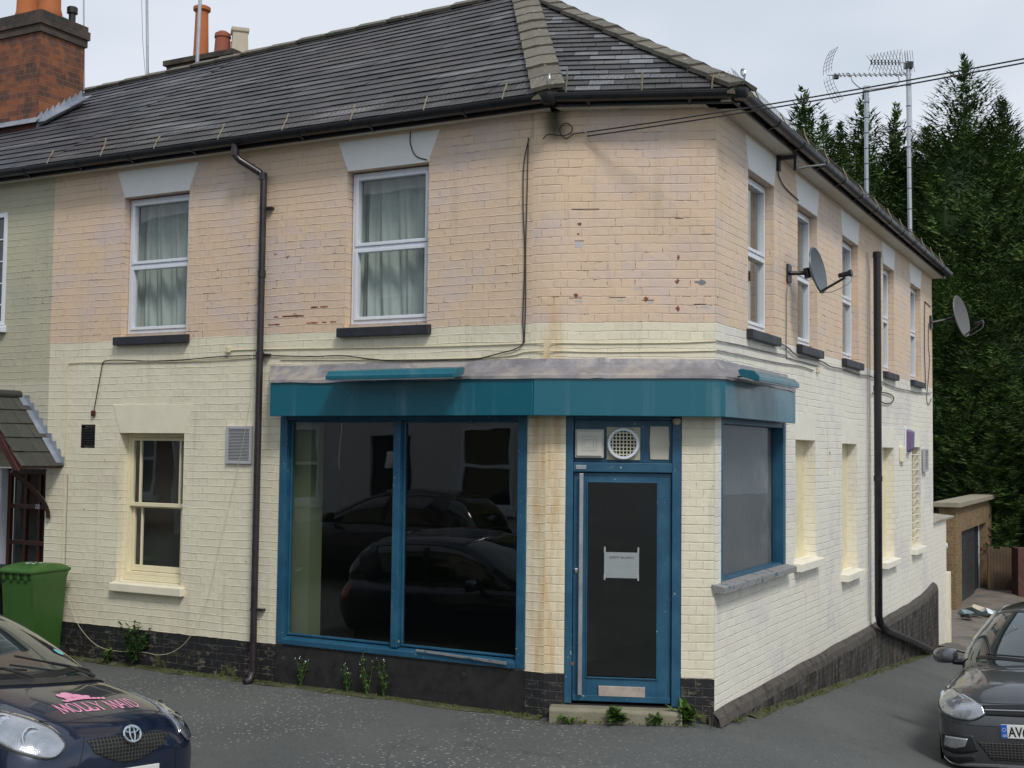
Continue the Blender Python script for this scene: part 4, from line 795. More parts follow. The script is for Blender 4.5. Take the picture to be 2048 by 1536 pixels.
# ================================================================== NEIGHBOURING SAGE HOUSE
nh = empty('terraced_house', tuple(W('A', 6.1, 0)), 'sage green painted terraced house joined to the left of the corner building', 'house')
UL = 12.5
mb = MB(TF('A')); cells(mb, 6.06, UL, -.3, TOPW, [(6.80, 7.75, 3.74, 5.02, .05), (6.03, 7.06, .30, 2.16, .20)]); mb.build('wall', 'wallS', nh, recalc=False)
mb = MB(TF('A')); mb.frame(6.80, 7.75, 3.74, 5.02, -.04, .012, .05)
mb.box((7.24, 3.79, -.04), (7.31, 4.97, .010))
for z in (3.98, 4.22, 4.47, 4.72): mb.box((6.85, z-.008, -.02), (7.24, z+.008, .002)); mb.box((7.31, z-.008, -.02), (7.70, z+.008, .002))
fr = mb.build('window', 'upvc', nh, bevel=.003); mb = MB(TF('A')); mb.box((6.84, 3.78, -.6), (7.71, 4.98, -.06)); mb.build('room_lining', 'room', fr)
mb = MB(TF('A')); mb.face([(6.84, 3.78, -.03), (7.71, 3.78, -.03), (7.71, 4.98, -.03), (6.84, 4.98, -.03)]); mb.build('pane', 'glass', fr)
mb = MB(TF('A')); mb.prism([(6.76, 3.66, .06), (6.76, 3.72, .06), (6.76, 3.738, .0), (6.76, 3.66, .0)], (1.03, 0, 0)); mb.build('sill', 'upvc', fr, bevel=.006)
# door
mb = MB(TF('A')); a, b = 6.04, 6.83; z0, z1 = .32, 2.14
mb.box((a, z0, -.19), (a+.05, z1, -.145)); mb.box((b-.05, z0, -.19), (b, z1, -.145)); mb.box((a+.05, z1-.06, -.19), (b-.05, z1, -.145)); mb.box((a+.05, z0, -.19), (b-.05, 1.04, -.145))
for z in (1.32, 1.72): mb.box((a+.05, z-.025, -.19), (b-.05, z+.025, -.146))
for u in (mixf(a, b, .36), mixf(a, b, .64)): mb.box((u-.018, 1.04, -.189), (u+.018, z1-.06, -.148))
dr = mb.build('front_door', 'oxblood', nh, bevel=.004); mb = MB(TF('A')); mb.face([(a+.04, 1.0, -.17), (b-.04, 1.0, -.17), (b-.04, z1-.05, -.17), (a+.04, z1-.05, -.17)]); mb.build('pane', 'glass', dr)
mb = MB(TF('A')); mb.box((a, z0, -.9), (b, z1, -.24)); mb.build('hall_lining', 'room', dr)
Tm = lambda p: W('A', 6.385-p[0], p[1], -.143)
text('10', Tm, (0, 1.70, 0), .075, 'upvc', 'door_number', dr, bold=.002)
mb = MB(TF('A')); mb.box((6.84, .32, -.19), (7.05, 2.14, -.06)); mb.build('door_frame', 'upvc', nh, bevel=.006)
mb = MB(TF('A')); mb.box((6.86, 1.40, -.06), (6.90, 1.50, -.045)); mb.box((6.86, 1.27, -.06), (6.90, 1.36, -.045)); mb.build('door_lock', 'black', nh, bevel=.003)
# porch: little tiled gable canopy with ridge square to the wall
def porch():
    ue, ze, ur, zr, D = 5.82, 2.19, 6.47, 2.94, .56
    th = Vector((ur-ue, zr-ze, 0)); L_ = th.length; t = th/L_; nn = Vector((-t.y, t.x, 0))
    mb = MB(TF('A')); rows = 5; rr = random.Random(4)
    for j in range(rows):
        a0 = Vector((ue, ze, 0))+t*(L_*j/rows-.02); a1 = Vector((ue, ze, 0))+t*(L_*(j+1)/rows+.03); o = 0.005+(-.08 if j % 2 else 0)
        while o < D:
            o1 = min(o+.165, D); oo = max(o, .005)
            if o1-oo > .01:
                g_ = .8+.4*rr.random(); c = (.060*g_, .060*g_, .050*g_); h = .020+.008*rr.random()
                V = [a0+nn*h, a1+nn*.006, a1+nn*-.004, a0+nn*(h-.012)]
                mb.solid([(v.x, v.y, oo+.002) for v in V]+[(v.x, v.y, o1-.002) for v in V], [(0, 1, 2, 3), (7, 6, 5, 4), (0, 4, 5, 1), (1, 5, 6, 2), (2, 6, 7, 3), (3, 7, 4, 0)], c)
            o += .165
    cn = mb.build('porch_roof', 'tile', nh)
    mb = MB(TF('A')); mb.prism([(ur, zr+.01, 0), (2*ur-ue, ze, 0), (2*ur-ue, ze-.03, 0), (ur, zr-.03, 0), (ue, ze-.03, 0), (ue-.0, ze-.002, 0), (ur, zr-.002, 0)], (0, 0, D)); mb.build('roof_board', 'oxblood', cn)
    mb = MB(TF('A')); mb.tube([(ur, zr+.015, .04), (ur, zr+.015, D+.01)], .05, 10, (.05, .05, .042)); mb.build('ridge_tile', 'tile', cn, smooth=True)
    mb = MB(TF('A')); mb.prism([(ue-.03, ze-.05, D), (ue+.06, ze-.05, D), (ur, zr-.09, D), (2*ur-ue-.06, ze-.05, D), (2*ur-ue+.03, ze-.05, D), (ur, zr+.02, D)], (0, 0, .025)); mb.build('bargeboard', 'oxblood', cn, bevel=.004)
    mb = MB(TF('A')); 
    for i in range(9):
        a = Vector((ue, ze, 0))+t*(L_*(i)/9); b = Vector((ue, ze, 0))+t*(L_*(i+1)/9); 
        mb.prism([(a.x+.01, a.y-.005, .004), (b.x+.01, b.y, .004), (b.x-.055, b.y+.012, .004), (a.x-.045, b.y+.012, .004), (a.x-.062, a.y+.005, .004)], (0, 0, .004))
    a = Vector((ue, ze, 0)); b = Vector((ur, zr, 0)); mb.prism([(a.x-.0, a.y+.025, .004), (b.x, b.y+.025, .004), (b.x, b.y+.032, .004), (a.x-.0, a.y+.034, .004)], (0, 0, .075)); mb.build('step_flashing', 'newlead', nh)
    mb = MB(TF('A')); P = []
    for k in range(9):
        q = k/8; P.append((5.98+.0*q, mixf(1.62, 2.13, q**1.0), .02+(D-.06)*(1-math.cos(q*math.pi/2))))
    mb.tube(P, .030, 4); mb.build('porch_bracket', mat('shaded_porch_timber', (.028, .012, .009), .6), nh, bevel=.004)  # oxblood timber with the porch's shadow put into its colour
porch()
mb = MB(TF('A')); mb.box((5.745, .61, .004), (5.845, .81, .07)); mb.build('junction_box', 'upvc', nh, bevel=.006)
# neighbour's roof slope, gutter and soffit, chimney
EQ = W('A', UL, ZE, EA); RQ = AP.lerp(RA, (UL-1.95)/7.0)
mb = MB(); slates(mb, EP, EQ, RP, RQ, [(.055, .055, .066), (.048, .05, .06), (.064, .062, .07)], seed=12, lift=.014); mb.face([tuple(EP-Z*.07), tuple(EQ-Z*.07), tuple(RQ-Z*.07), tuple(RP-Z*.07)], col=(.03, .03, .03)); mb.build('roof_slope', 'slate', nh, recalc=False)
AQ = W('A', UL, ZE, -6.3); mb = MB(); mb.face([tuple(AKP), tuple(AQ), tuple(RQ), tuple(RP)], col=PAL[0]); mb.build('roof_slope', 'slate', nh, recalc=False)
cap_tiles('ridge_tiles', RQ, RP, NA, NK2, .125, .42, parent=nh, seed=16)
eaves('A', PU+.002, UL, EA-.03, nh, [6.3, 7.1, 8.0])
def pot(parent, T, c, prof, m_, n=20, lab=None, sq=False):
    mb = MB(T); mb.lathe(c, prof, 4 if sq else n, (0, 1, 0)); return mb.build('chimney_pot', m_, parent, smooth=not sq, bevel=.01 if sq else 0, label=lab)
def chimney(house, u0, u1, o0, o1, zb, zt, slope_face, m1='wallbrick', m2='sootbrick', corbel=((0, .10, .025), (.10, .21, .048), (.21, .28, .028))):
    T = TF('A'); mb = MB(T); H = zt-corbel[-1][1]
    def rect(a, b, c, d, z0, z1, cap=True):
        # faces with brick uvs on each side
        for (p, q, uv0) in (((a, d), (b, d), 0), ((b, d), (b, c), b-a), ((b, c), (a, c), 0), ((a, c), (a, d), 0)):
            L_ = abs(p[0]-q[0])+abs(p[1]-q[1]); mb.face([(p[0], z0, p[1]), (q[0], z0, q[1]), (q[0], z1, q[1]), (p[0], z1, p[1])], uv=[(uv0, z0), (uv0+L_, z0), (uv0+L_, z1), (uv0, z1)])
        if cap:
            for z in (z0, z1): mb.face([(a, z, c), (b, z, c), (b, z, d), (a, z, d)])
    rect(u0, u1, o0, o1, zb, H); st = mb.build('chimney', m1, house)
    mb = MB(T)
    for z0, z1, e in corbel: rect(u0-e, u1+e, o0-e, o1+e, H+z0+.0005, H+z1)
    mb.build('chimney_cap', m2, st)
    mb = MB(T); mb.solid([(u0, zt+.001, o0), (u1, zt+.001, o0), (u1, zt+.001, o1), (u0, zt+.001, o1), (u0+.2, zt+.11, o0+.2), (u1-.2, zt+.11, o0+.2), (u1-.2, zt+.11, o1-.2), (u0+.2, zt+.11, o1-.2)], [(0, 1, 5, 4), (1, 2, 6, 5), (2, 3, 7, 6), (3, 0, 4, 7), (4, 5, 6, 7)]); mb.build('flaunching', 'mortar', st)
    return st
ch = chimney(nh, 7.90, 8.95, -2.02, -1.30, 6.0, 7.96, None)
for u, m_, r in ((8.12, 'terra', .15), (8.52, 'terra', .17)): pot(ch, TF('A'), (u, 8.0, -1.62), [(r, 0), (r*1.05, .05), (r*.92, .12), (r*.85, .75), (r*1.0, .78), (r*1.0, .86)], m_)
pot(ch, TF('A'), (8.02, 8.0, -1.90), [(.045, 0), (.045, .12), (.07, .125), (.07, .20), (.06, .21)], 'black')
def stepflash():
    mb = MB(TF('A')); tn = (7.70-ZE)/3.1
    n = 8
    for i in range(n):
        oa, ob = mixf(-1.28, -2.0, i/n), mixf(-1.28, -2.0, (i+1)/n); za, zb = ZE+(EA-oa)*tn*.965, ZE+(EA-ob)*tn*.965
        mb.prism([(7.892, za-.06, oa), (7.892, za+.07, oa), (7.892, zb+.11, ob+.02), (7.892, zb+.05, ob), (7.892, zb-.06, ob)], (.006, 0, 0))
    za, zb = ZE+(EA+1.26)*tn*.955, ZE+(EA+2.0)*tn*.955
    mb.prism([(7.89, za+.03, -1.26), (7.72, za+.028, -1.26), (7.72, zb+.028, -2.0), (7.89, zb+.03, -2.0)], (0, .012, 0)); mb.prism([(7.85, za+.02, -1.22), (9.0, za+.02, -1.22), (9.0, za+.10, -1.292), (7.85, za+.10, -1.292)], (0, .008, 0)); mb.build('lead_flashing', 'newlead', nh)
stepflash()
bc = chimney(nh, 7.72, 8.95, -5.3, -4.7, 6.3, 8.42, None, 'sootbrick', 'sootbrick', ((0, .08, .05), (.08, .16, .09)))
pot(bc, TF('A'), (8.62, 8.45, -5.0), [(.135, 0), (.12, .1), (.10, .80), (.135, .83), (.135, .88), (.10, .90)], 'terra', lab='tall orange pot')
pot(bc, TF('A'), (8.18, 8.42, -5.0), [(.15, 0), (.13, .1), (.115, .34), (.13, .36), (.12, .42), (.06, .46)], 'terra2', lab='short red pot')
pot(bc, TF('A'), (7.88, 8.38, -5.05), [(.19, 0), (.16, .42), (.19, .44), (.19, .50)], 'potcream', sq=True, lab='square cream pot'); pot(bc, TF('A'), (8.33, 8.38, -5.3), [(.15, 0), (.13, .40), (.15, .43)], 'potcream', sq=True)

# ================================================================== AERIALS AND DISHES
def yagi(T, p, dr, n, el, mbs, step):
    """boom from p along dr with n cross elements"""
    pass
def aerial_mast(name, base, top, r, lab, m_='steel'):
    e = empty(name, tuple(base), lab, 'tv aerial', None); mb = MB(); mb.tube([tuple(base), tuple(top)], r, 10); mb.build('mast', m_, e, smooth=True)
    mb = MB(); b = Vector(base); t = Vector(top); n = 9
    for k in range(1, n): p = b.lerp(t, k/n); mb.cut(); mb.tube([tuple(p), tuple(p+(t-b).normalized()*.012)], r+.006, 8)
    build_each(mb, 'cable_tie', 'black', e); mb = MB(); o_ = Vector((r+.004, -.006, 0)); mb.tube([tuple(b+o_), tuple(b.lerp(t, .5)+o_*1.4), tuple(t+o_)], .0035, 4); mb.build('aerial_lead', 'cabb', e); return e
rx = lambda x, y, Y: Vector((0, 0, 2.42))+(fw+rt*((x-1024)/F_PX)-upv*((y-768)/F_PX))*Y
def roofz(p):
    ob = (Vector((p.x, p.y, 0))-P1).dot(nB); return ZE+(EB-ob)*(7.70-ZE)/3.4
# long aerial with a curved mesh reflector, on the left mast
t1 = Vector((5.86, 20.0, 8.52)); b1 = Vector((5.86, 20.0, roofz(t1)-.05))
e = aerial_mast('tv_aerial', b1, t1, .036, 'long tv aerial with curved mesh reflector on the left steel mast')
pL, pR = Vector((5.18, 19.8, 8.66)), Vector((6.70, 20.25, 8.83)); dd = (pR-pL).normalized(); bx = dd.cross(Z).normalized(); bz = bx.cross(dd)
mb = MB(); mb.tube([tuple(pL-dd*.02), tuple(pR)], .011, 6); mb.build('boom', 'alu', e)
mb = MB()
for k in range(16):
    q = pL+dd*(.14+k*.095 if k > 3 else .14+k*.075)
    if k > 3: q = pL+dd*(.40+(k-4)*.098)
    mb.cut(); mb.tube([tuple(q+bz*.05-bx*.05), tuple(q+bz*.015), tuple(q-bz*.015), tuple(q-bz*.05+bx*.05)], [.004, .011, .011, .004], 4)
build_each(mb, 'director', 'black', e)
mb = MB()
for s_ in (-1, 1):
    for a in (-.13, -.043, .043, .13):
        P = [];
        for k in range(7): q = k/6; P.append(tuple(pL-dd*.015+bz*s_*(.03+q*.40)+dd*(.16*q*q)+bx*a))
        mb.tube(P, .0035, 4)
    for k in range(1, 7): q = k/6; c = pL-dd*.015+bz*s_*(.03+q*.40)+dd*(.16*q*q); mb.tube([tuple(c-bx*.13), tuple(c+bx*.13)], .0035, 4)
mb.build('mesh_reflector', 'black', e)
mb = MB(); mb.tube(smooth_path([tuple(pL+dd*.42-bz*.01), tuple(pL+dd*.46-bz*.13), tuple(t1-Z*.03), tuple(pL+dd*1.28-bz*.17), tuple(pL+dd*1.33-bz*.01)], 5), .009, 6); mb.build('support_cradle', 'alu', e)
mb = MB(); mb.box(tuple(t1-Vector((.05, .05, .06))), tuple(t1+Vector((.05, .05, .02)))); mb.build('mast_clamp', 'alu', e); mb = MB(); mb.box(tuple(pL+dd*.12-Vector((.02, .03, .06))), tuple(pL+dd*.16+Vector((.02, .03, .0)))); mb.build('dipole_box', 'black', e)
# second mast, with the X element aerial
t2 = Vector((6.56, 20.0, 8.90)); b2 = Vector((6.58, 20.0, roofz(t2)-.05)); e = aerial_mast('tv_aerial', b2, t2, .036, 'short many-element tv aerial on top of the taller white mast', 'alu')
qR = t2+Vector((.06, 0, .05)); qL = Vector((5.83, 19.6, 8.82)); dd = (qL-qR).normalized(); bx = dd.cross(Z).normalized(); bz = bx.cross(dd)*-1
if bz.z < 0: bz = -bz
mb = MB(); mb.tube([tuple(qR), tuple(qL)], .010, 6); mb.build('boom', 'alu', e)
mb = MB(); Lb = (qL-qR).length
for k in range(9):
    q = qR+dd*(Lb*(1-k*.085)); h = .13+.012*k
    for a, b in ((1, 1), (1, -1), (-1, 1), (-1, -1)):
        mb.cut(); mb.tube([tuple(q), tuple(q+bz*a*h*.95+bx*b*.05+dd*b*.035)], .0035, 4)
    mb.cut(); mb.tube([tuple(q+bz*.04), tuple(q-bz*.04)], .013, 4)
for k in range(4):
    q = qR+dd*(.02+k*.055)
    for b in (-.06, .06): mb.cut(); mb.tube([tuple(q+bx*b+bz*.19), tuple(q+bx*b-bz*.17)], .0035, 4)
build_each(mb, 'element', 'black', e); mb = MB(); mb.box(tuple(t2-Vector((.05, .05, .05))), tuple(t2+Vector((.07, .05, .06)))); mb.build('mast_clamp', 'black', e)
# poles behind the ridge at the left
for (x0, y0, x1, y1, Y, r, lab) in ((170, 185, 167, -60, 17.2, .012, 'thin grey aerial pole rising beside the big brick chimney'), (297, 160, 293, -60, 19, .022, 'galvanised aerial pole halfway between the two chimneys'), (392, 135, 402, -40, 17.5, .026, 'steel aerial pole standing in front of the far chimney pots')):
    a, b = rx(x0, y0+25, Y), rx(x1, y1, Y); e = empty('aerial_pole', tuple(a), lab, 'pole'); mb = MB(); mb.tube([tuple(a-Z*.3), tuple(b)], r, 8); mb.build('pole', 'alu', e, smooth=True)
    if Y == 19: mb = MB(); mb.tube([tuple(a+Vector((-.02, -.02, 0))), tuple(a.lerp(b, .4)+Vector((-.07, -.02, 0))), tuple(a.lerp(b, .8)+Vector((-.08, -.02, 0))), tuple(b+Vector((-.04, -.02, 0)))], .004, 4); mb.build('loose_lead', 'cabg', e)
def dish(name, c, nrm, wd, ht, base, m_, lab, lnb=True):
    e = empty(name, tuple(c), lab, 'satellite dish'); n = Vector(nrm).normalized(); s_ = n.cross(Z).normalized(); u_ = s_.cross(n).normalized(); c = Vector(c)
    mb = MB(); N_ = 32; rings = [0, .25, .5, .75, .92, 1.0, 1.03]
    for sgn, off in ((1, 0.0), (-1, -.008)):
        V = [tuple(c+n*(off-.0))]; Fs = []
        for i, r in enumerate(rings[1:]):
            dep = .075*r*r if r <= 1 else .066
            for k in range(N_): t = 2*math.pi*k/N_; V.append(tuple(c+s_*wd*r*math.cos(t)+u_*ht*r*math.sin(t)+n*(dep+off)))
        for k in range(N_): Fs.append((0, 1+k, 1+(k+1) % N_))
        for i in range(len(rings)-2):
            for k in range(N_): Fs.append((1+i*N_+k, 1+(i+1)*N_+k, 1+(i+1)*N_+(k+1) % N_, 1+i*N_+(k+1) % N_))
        mb.solid(V, Fs)
    mb.build('reflector', m_, e, smooth=True, recalc=False)
    lo = c-u_*ht*.95+n*.06; tip = c-u_*ht*.62+n*.32
    mb = MB(); mb.tube([tuple(lo-n*.02), tuple(tip)], .013, 6); mb.build('feed_arm', 'black', e)
    mb = MB(); mb.tube([tuple(tip+u_*.035-n*.06), tuple(tip+u_*.03+n*.05)], [.022, .028], 12); mb.tube([tuple(tip+u_*.03+n*.05), tuple(tip+u_*.03+n*.075)], .036, 12); mb.build('receiver_head', 'black', e, smooth=True)
    mb = MB(); b = Vector(base); mb.tube([tuple(b), tuple(c-n*.04)], .022, 8); mb.tube([tuple(c-n*.05-u_*.05), tuple(c-n*.05+u_*.05)], .035, 8); mb.build('bracket_arm', 'black', e)
    mb = MB(); mb.tube(smooth_path([tuple(tip+n*.06+u_*.02), tuple(tip+n*.04-u_*.06), tuple(lo.lerp(tip, .4)-u_*.06), tuple(lo)], 5), .004, 5); mb.build('lead_cable', 'cabg', e); return e
e = dish('satellite_dish', W('B', 2.36, 4.245, .225), nB*.62+dB*-.5+Z*.22+Vector((.62, .1, 0)), .20, .235, W('B', 2.30, 4.235, .02), 'dish', 'dark grey satellite dish bolted between the first two upper side windows')
mb = MB(TF('B')); mb.box((2.22, 4.14, .002), (2.36, 4.32, .02)); mb.build('wall_plate', 'black', e)
e = dish('satellite_dish', W('B', 11.25, 4.68, .40), nB*.6+dB*-.55+Z*.2+Vector((.45, .1, 0)), .27, .345, W('B', 11.0, 4.58, .02), 'dishb', 'pale worn satellite dish at the far corner of the side wall')
mb = MB(TF('B')); mb.box((10.93, 4.49, .002), (11.1, 4.69, .03)); mb.build('wall_plate', 'black', e)
e = empty('security_lamp_bracket', tuple(W('B', 1.95, 5.28, .05)), 'black L bracket with a bare grey arm under the eaves by the first lintel', 'bracket')
mb = MB(TF('B')); mb.box((1.86, 5.20, .002), (1.93, 5.345, .03)); mb.box((1.86, 5.30, .03), (1.90, 5.34, .20)); mb.box((1.86, 5.18, .17), (1.90, 5.30, .20)); mb.build('bracket', 'black', e, bevel=.003)
mb = MB(TF('B')); mb.tube([(1.9, 5.20, .16), (2.0, 5.24, .27), (2.12, 5.27, .42)], .012, 6); mb.build('arm', 'dishb', e)
al = empty('alarm_box', tuple(W('B', 8.82, 2.6)), 'faded purple alarm box on a white backing, far along the side wall', 'alarm box')
mb = MB(TF('B')); mb.box((8.62, 2.42, .001), (9.0, 2.80, .03)); mb.build('back_plate', 'upvc', al, bevel=.01)
mb = MB(TF('B')); mb.solid([(8.64, 2.44, .03), (8.98, 2.44, .03), (8.98, 2.78, .03), (8.64, 2.78, .03), (8.67, 2.48, .09), (8.95, 2.48, .09), (8.95, 2.75, .10), (8.67, 2.75, .10)], [(0, 1, 5, 4), (1, 2, 6, 5), (2, 3, 7, 6), (3, 0, 4, 7), (4, 5, 6, 7)]); mb.build('cover', 'purple', al, bevel=.02)

# ================================================================== CABLES
def cable(f, pts, o, r, m_, lab, sm=5, name='cable', zo=None):
    mb = MB(TF(f)); P = smooth_path([(p[0], p[1], p[2] if len(p) > 2 else o) for p in pts], sm); mb.tube([tuple(q) for q in P], r, 5)
    mb.build(name, m_, None, loc=tuple(W(f, pts[0][0], pts[0][1], o)), smooth=True, label=lab, cat='cable')
cable('A', [(0.19, 5.13), (0.237, 4.899), (0.237, 4.503), (0.218, 4.15), (0.22, 3.888), (0.23, 3.539), (0.223, 3.348), (0.30, 3.29), (0.448, 3.258), (0.699, 3.213), (1.06, 3.212), (1.488, 3.215), (1.82, 3.24), (2.161, 3.281), (2.512, 3.281), (2.995, 3.303), (3.244, 3.309), (3.627, 3.309), (4.087, 3.29), (4.565, 3.287), (4.989, 3.307), (5.17, 3.306), (5.241, 3.282), (5.273, 3.155), (5.355, 2.773)], .014, .0055, 'cabb', 'black cable dropping from the eaves and looping left over the shop fascia')
cable('A', [(0.196, 5.138), (0.198, 4.895), (0.203, 4.5), (0.21, 4.1), (0.203, 3.712), (0.213, 3.34)], .014, .005, 'cabb', 'second black cable running straight down beside the corner')
cable('A', [(5.757, .81), (5.768, 2.0), (5.762, 2.6), (5.766, 3.2), (5.70, 3.292), (4.922, 3.280), (3.892, 3.271), (3.10, 3.29)], .010, .0045, 'cabc', 'cream painted cable climbing beside the porch then running right')
cable('A', [(3.504, 3.346), (3.44, 3.369), (2.879, 3.363), (2.052, 3.349), (0.961, 3.335), (0.206, 3.335), (.02, 3.335)], .008, .005, 'cabc', 'upper cream cable clipped along the street wall above the fascia')
cable('A', [(2.876, 3.262), (2.049, 3.238), (0.959, 3.222), (0.401, 3.23), (0.205, 3.261), (0.02, 3.266)], .008, .005, 'cabc', 'lower cream cable just above the lead flashing on the street wall')
cable('C', [(.03, 3.334), (0.455, 3.330), (1.089, 3.336), (1.43, 3.35)], .008, .005, 'cabc', 'upper cream cable across the corner wall')
cable('C', [(.03, 3.266), (0.455, 3.256), (1.089, 3.262), (1.43, 3.27)], .008, .005, 'cabc', 'lower cream cable across the corner wall')
cable('B', [(0.0, 3.354), (0.64, 3.37), (1.42, 3.376), (2.213, 3.392)], .012, .006, 'cabg', 'grey cable on the side wall just under the first dark sill')
cable('B', [(0.0, 3.273), (0.941, 3.284), (1.938, 3.297), (2.696, 3.318), (3.278, 3.307)], .012, .006, 'cabg', 'grey cable on the side wall ending at a small hook')
cable('B', [(1.814, 3.50), (2.213, 3.47), (2.577, 3.42), (3.544, 3.43), (4.007, 3.40), (4.627, 3.41), (5.6, 3.40), (6.025, 3.42), (6.589, 3.40), (7.87, 3.35), (8.843, 3.36), (9.694, 3.37), (10.964, 3.42)], .02, .009, 'cabg', 'long sagging grey cable under the dark sills of the side wall')
cable('B', [(2.27, 4.13), (2.2, 4.0), (2.195, 3.748), (2.194, 3.405), (2.307, 3.373), (2.899, 3.368), (3.476, 3.369)], .010, .006, 'cabg', 'lead running down the wall from the dark grey dish')
cable('B', [(11.0, 4.84), (10.53, 4.862), (10.433, 4.794), (10.38, 4.079), (10.478, 3.45)], .012, .007, 'cabb', 'black lead running down by the far dish')
cable('B', [(10.80, 4.55), (10.75, 4.187), (10.85, 3.956), (10.70, 3.573), (10.55, 3.30), (10.76, 3.22), (11.01, 3.33)], .012, .006, 'cabb', 'loose black lead hanging at the far corner of the side wall')
cable('B', [(6.30, 3.20), (6.9, 3.24), (7.5, 3.24), (7.73, 3.20), (7.6, 3.13), (7.1, 3.10), (6.75, 3.13)], .02, .008, 'cabb', 'short black loop of cable sticking out behind the soil pipe')
cable('B', [(1.86, 5.28), (1.90, 5.16), (2.14, 5.083), (2.66, 5.05)], .012, .006, 'cabb', 'thin black lead between the first two side lintels')
cable('A', [(3.19, 3.32), (3.186, 3.041), (3.222, 2.772), (3.276, 2.479), (3.371, 2.087), (3.497, 1.643), (3.599, 1.247), (3.655, 0.999), (3.775, 0.722), (3.93, 0.488), (4.124, 0.353), (4.323, 0.306), (4.494, 0.316), (4.946, 0.297), (5.198, 0.342), (5.423, 0.495), (5.541, 0.669), (5.661, 0.871)], .05, .0024, 'cabc', 'loose cream wire sagging from the downpipe to the ground and up again')
cable('C', [(.312, 5.149), (.217, 5.14), (.152, 5.10), (.10, 5.15), (.10, 5.20), (.15, 5.235), (.20, 5.20), (.19, 5.15), (.12, 5.125), (.0, 5.14), (-.05, 5.10)], .03, .005, 'cabb', 'small coil of black cable at the top of the corner wall')
cable('A', [(1.42, 5.33), (1.42, 5.22), (1.36, 5.10), (1.24, 5.05)], .012, .005, 'cabb', 'short black cable over the white lintel of the second upper window')
cable('A', [(5.72, .8), (5.72, 2.1)], .006, .004, 'cabg', 'grey conduit line beside the porch post', 2)
for k, (dz, lab) in enumerate(((0, 'upper overhead line slanting up to the right from the corner wall'), (-.035, 'lower overhead line slanting up to the right from the corner wall'))):
    s0 = W('C', .33, 5.15+dz, .04); s1 = rx(2230, 82, 8.2)+Z*dz*.8; P = []
    for i in range(25): t = i/24; p = s0.lerp(s1, t); p.z -= .12*t*(1-t); P.append(tuple(p))
    mb = MB(); mb.tube(P, .006, 5); mb.build('overhead_line', 'cabb', None, loc=tuple(s0), label=lab, cat='cable')
for f, u, z, lab, m_ in (('A', 3.53, 3.373, 'small cream cable clip box left of the downpipe on the cream band', 'cabc'), ('A', 5.36, 2.748, 'small dark red bell push stub above the air vent', 'oxblood'), ('B', 3.46, 3.32, 'pale clip box to the right of the second dark sill', 'cabc')):
    mb = MB(TF(f)); mb.box((u-.025, z-.03, .001), (u+.025, z+.03, .03)); mb.build('wall_fitting', m_, None, loc=tuple(W(f, u, z)), bevel=.008, label=lab, cat='wall fitting')

# ================================================================== WHEELIE BINS
def bin_(pos, yaw, m_, lab, sc_=1.0):
    e = empty('wheelie_bin', pos, lab, 'wheelie bin'); e.rotation_euler = (0, 0, yaw); e.scale = (.74, .80, 1.02); e['_b'] = (0, 0, 0)
    T = lambda p: Vector(p); mb = MB(T); V = []
    for z, w_, d0, d1 in ((.06, .255, -.24, .24), (.90, .278, -.32, .32), (.92, .285, -.335, .335), (.98, .285, -.335, .335)): V += [(-w_, d0, z), (w_, d0, z), (w_, d1, z), (-w_, d1, z)]
    Fs = [(0, 3, 2, 1)]+[(4*i+k, 4*i+(k+1) % 4, 4*i+4+(k+1) % 4, 4*i+4+k) for i in range(3) for k in range(4)]+[(12, 13, 14, 15)]; mb.solid(V, Fs); mb.build('body', m_, e, bevel=.03, smooth=True)
    mb = MB(T); n = 14
    def fn(a, b):
        x = mixf(-.30, .30, a); y = mixf(-.37, .36, b); ed = min(1, (1-abs(2*a-1))*6)*min(1, (1-abs(2*b-1))*6); return (x, y, .985+.055*math.sin(math.pi*b)**.5*min(1, ed+.0)+.012*ed)
    mb.grid(fn, n, n); mb.build('lid', m_, e, smooth=True)
    mb = MB(T); mb.prism([(-.30, -.37, .965), (-.30, -.37, .995), (-.30, .36, .995), (-.30, .36, .965)], (.60, 0, 0)); mb.build('lid_rim', m_, e, bevel=.01)
    mb = MB(T)
    for k in range(4): mb.cut(); mb.box((-.22+k*.13, -.35, .90), (-.17+k*.13, -.336, .965))
    build_each(mb, 'rim_rib', m_, e)
    mb = MB(T); mb.tube([(-.24, .38, .96), (.24, .38, .96)], .016, 8); mb.build('handle', m_, e)
    for s_ in (-1, 1): mb = MB(T); mb.lathe((s_*.24, .27, .10), [(.10, -.03), (.10, .03)], 18, (1, 0, 0)); mb.build('wheel', 'tyre', e)
    return e
gp = W('A', 5.70, 0, .42); gb = bin_((gp.x, gp.y, ground(gp.x, gp.y)-.02), R_(-22), 'green', 'green wheelie bin with white marks on its lid, against the wall')
mb = MB(); rr = random.Random(3)
for k in range(9): x, y = rr.uniform(-.15, .16), rr.uniform(-.12, .05); mb.box((x, y, 1.045+.0), (x+rr.uniform(.015, .05), y+rr.uniform(.008, .02), 1.054))
mb.build('paint_marks', 'upvc', gb)
gp = W('A', 6.22, 0, .62); bin_((gp.x, gp.y, ground(gp.x, gp.y)-.03), R_(-28), 'blackbin', 'black wheelie bin at the left edge beside the green bin')

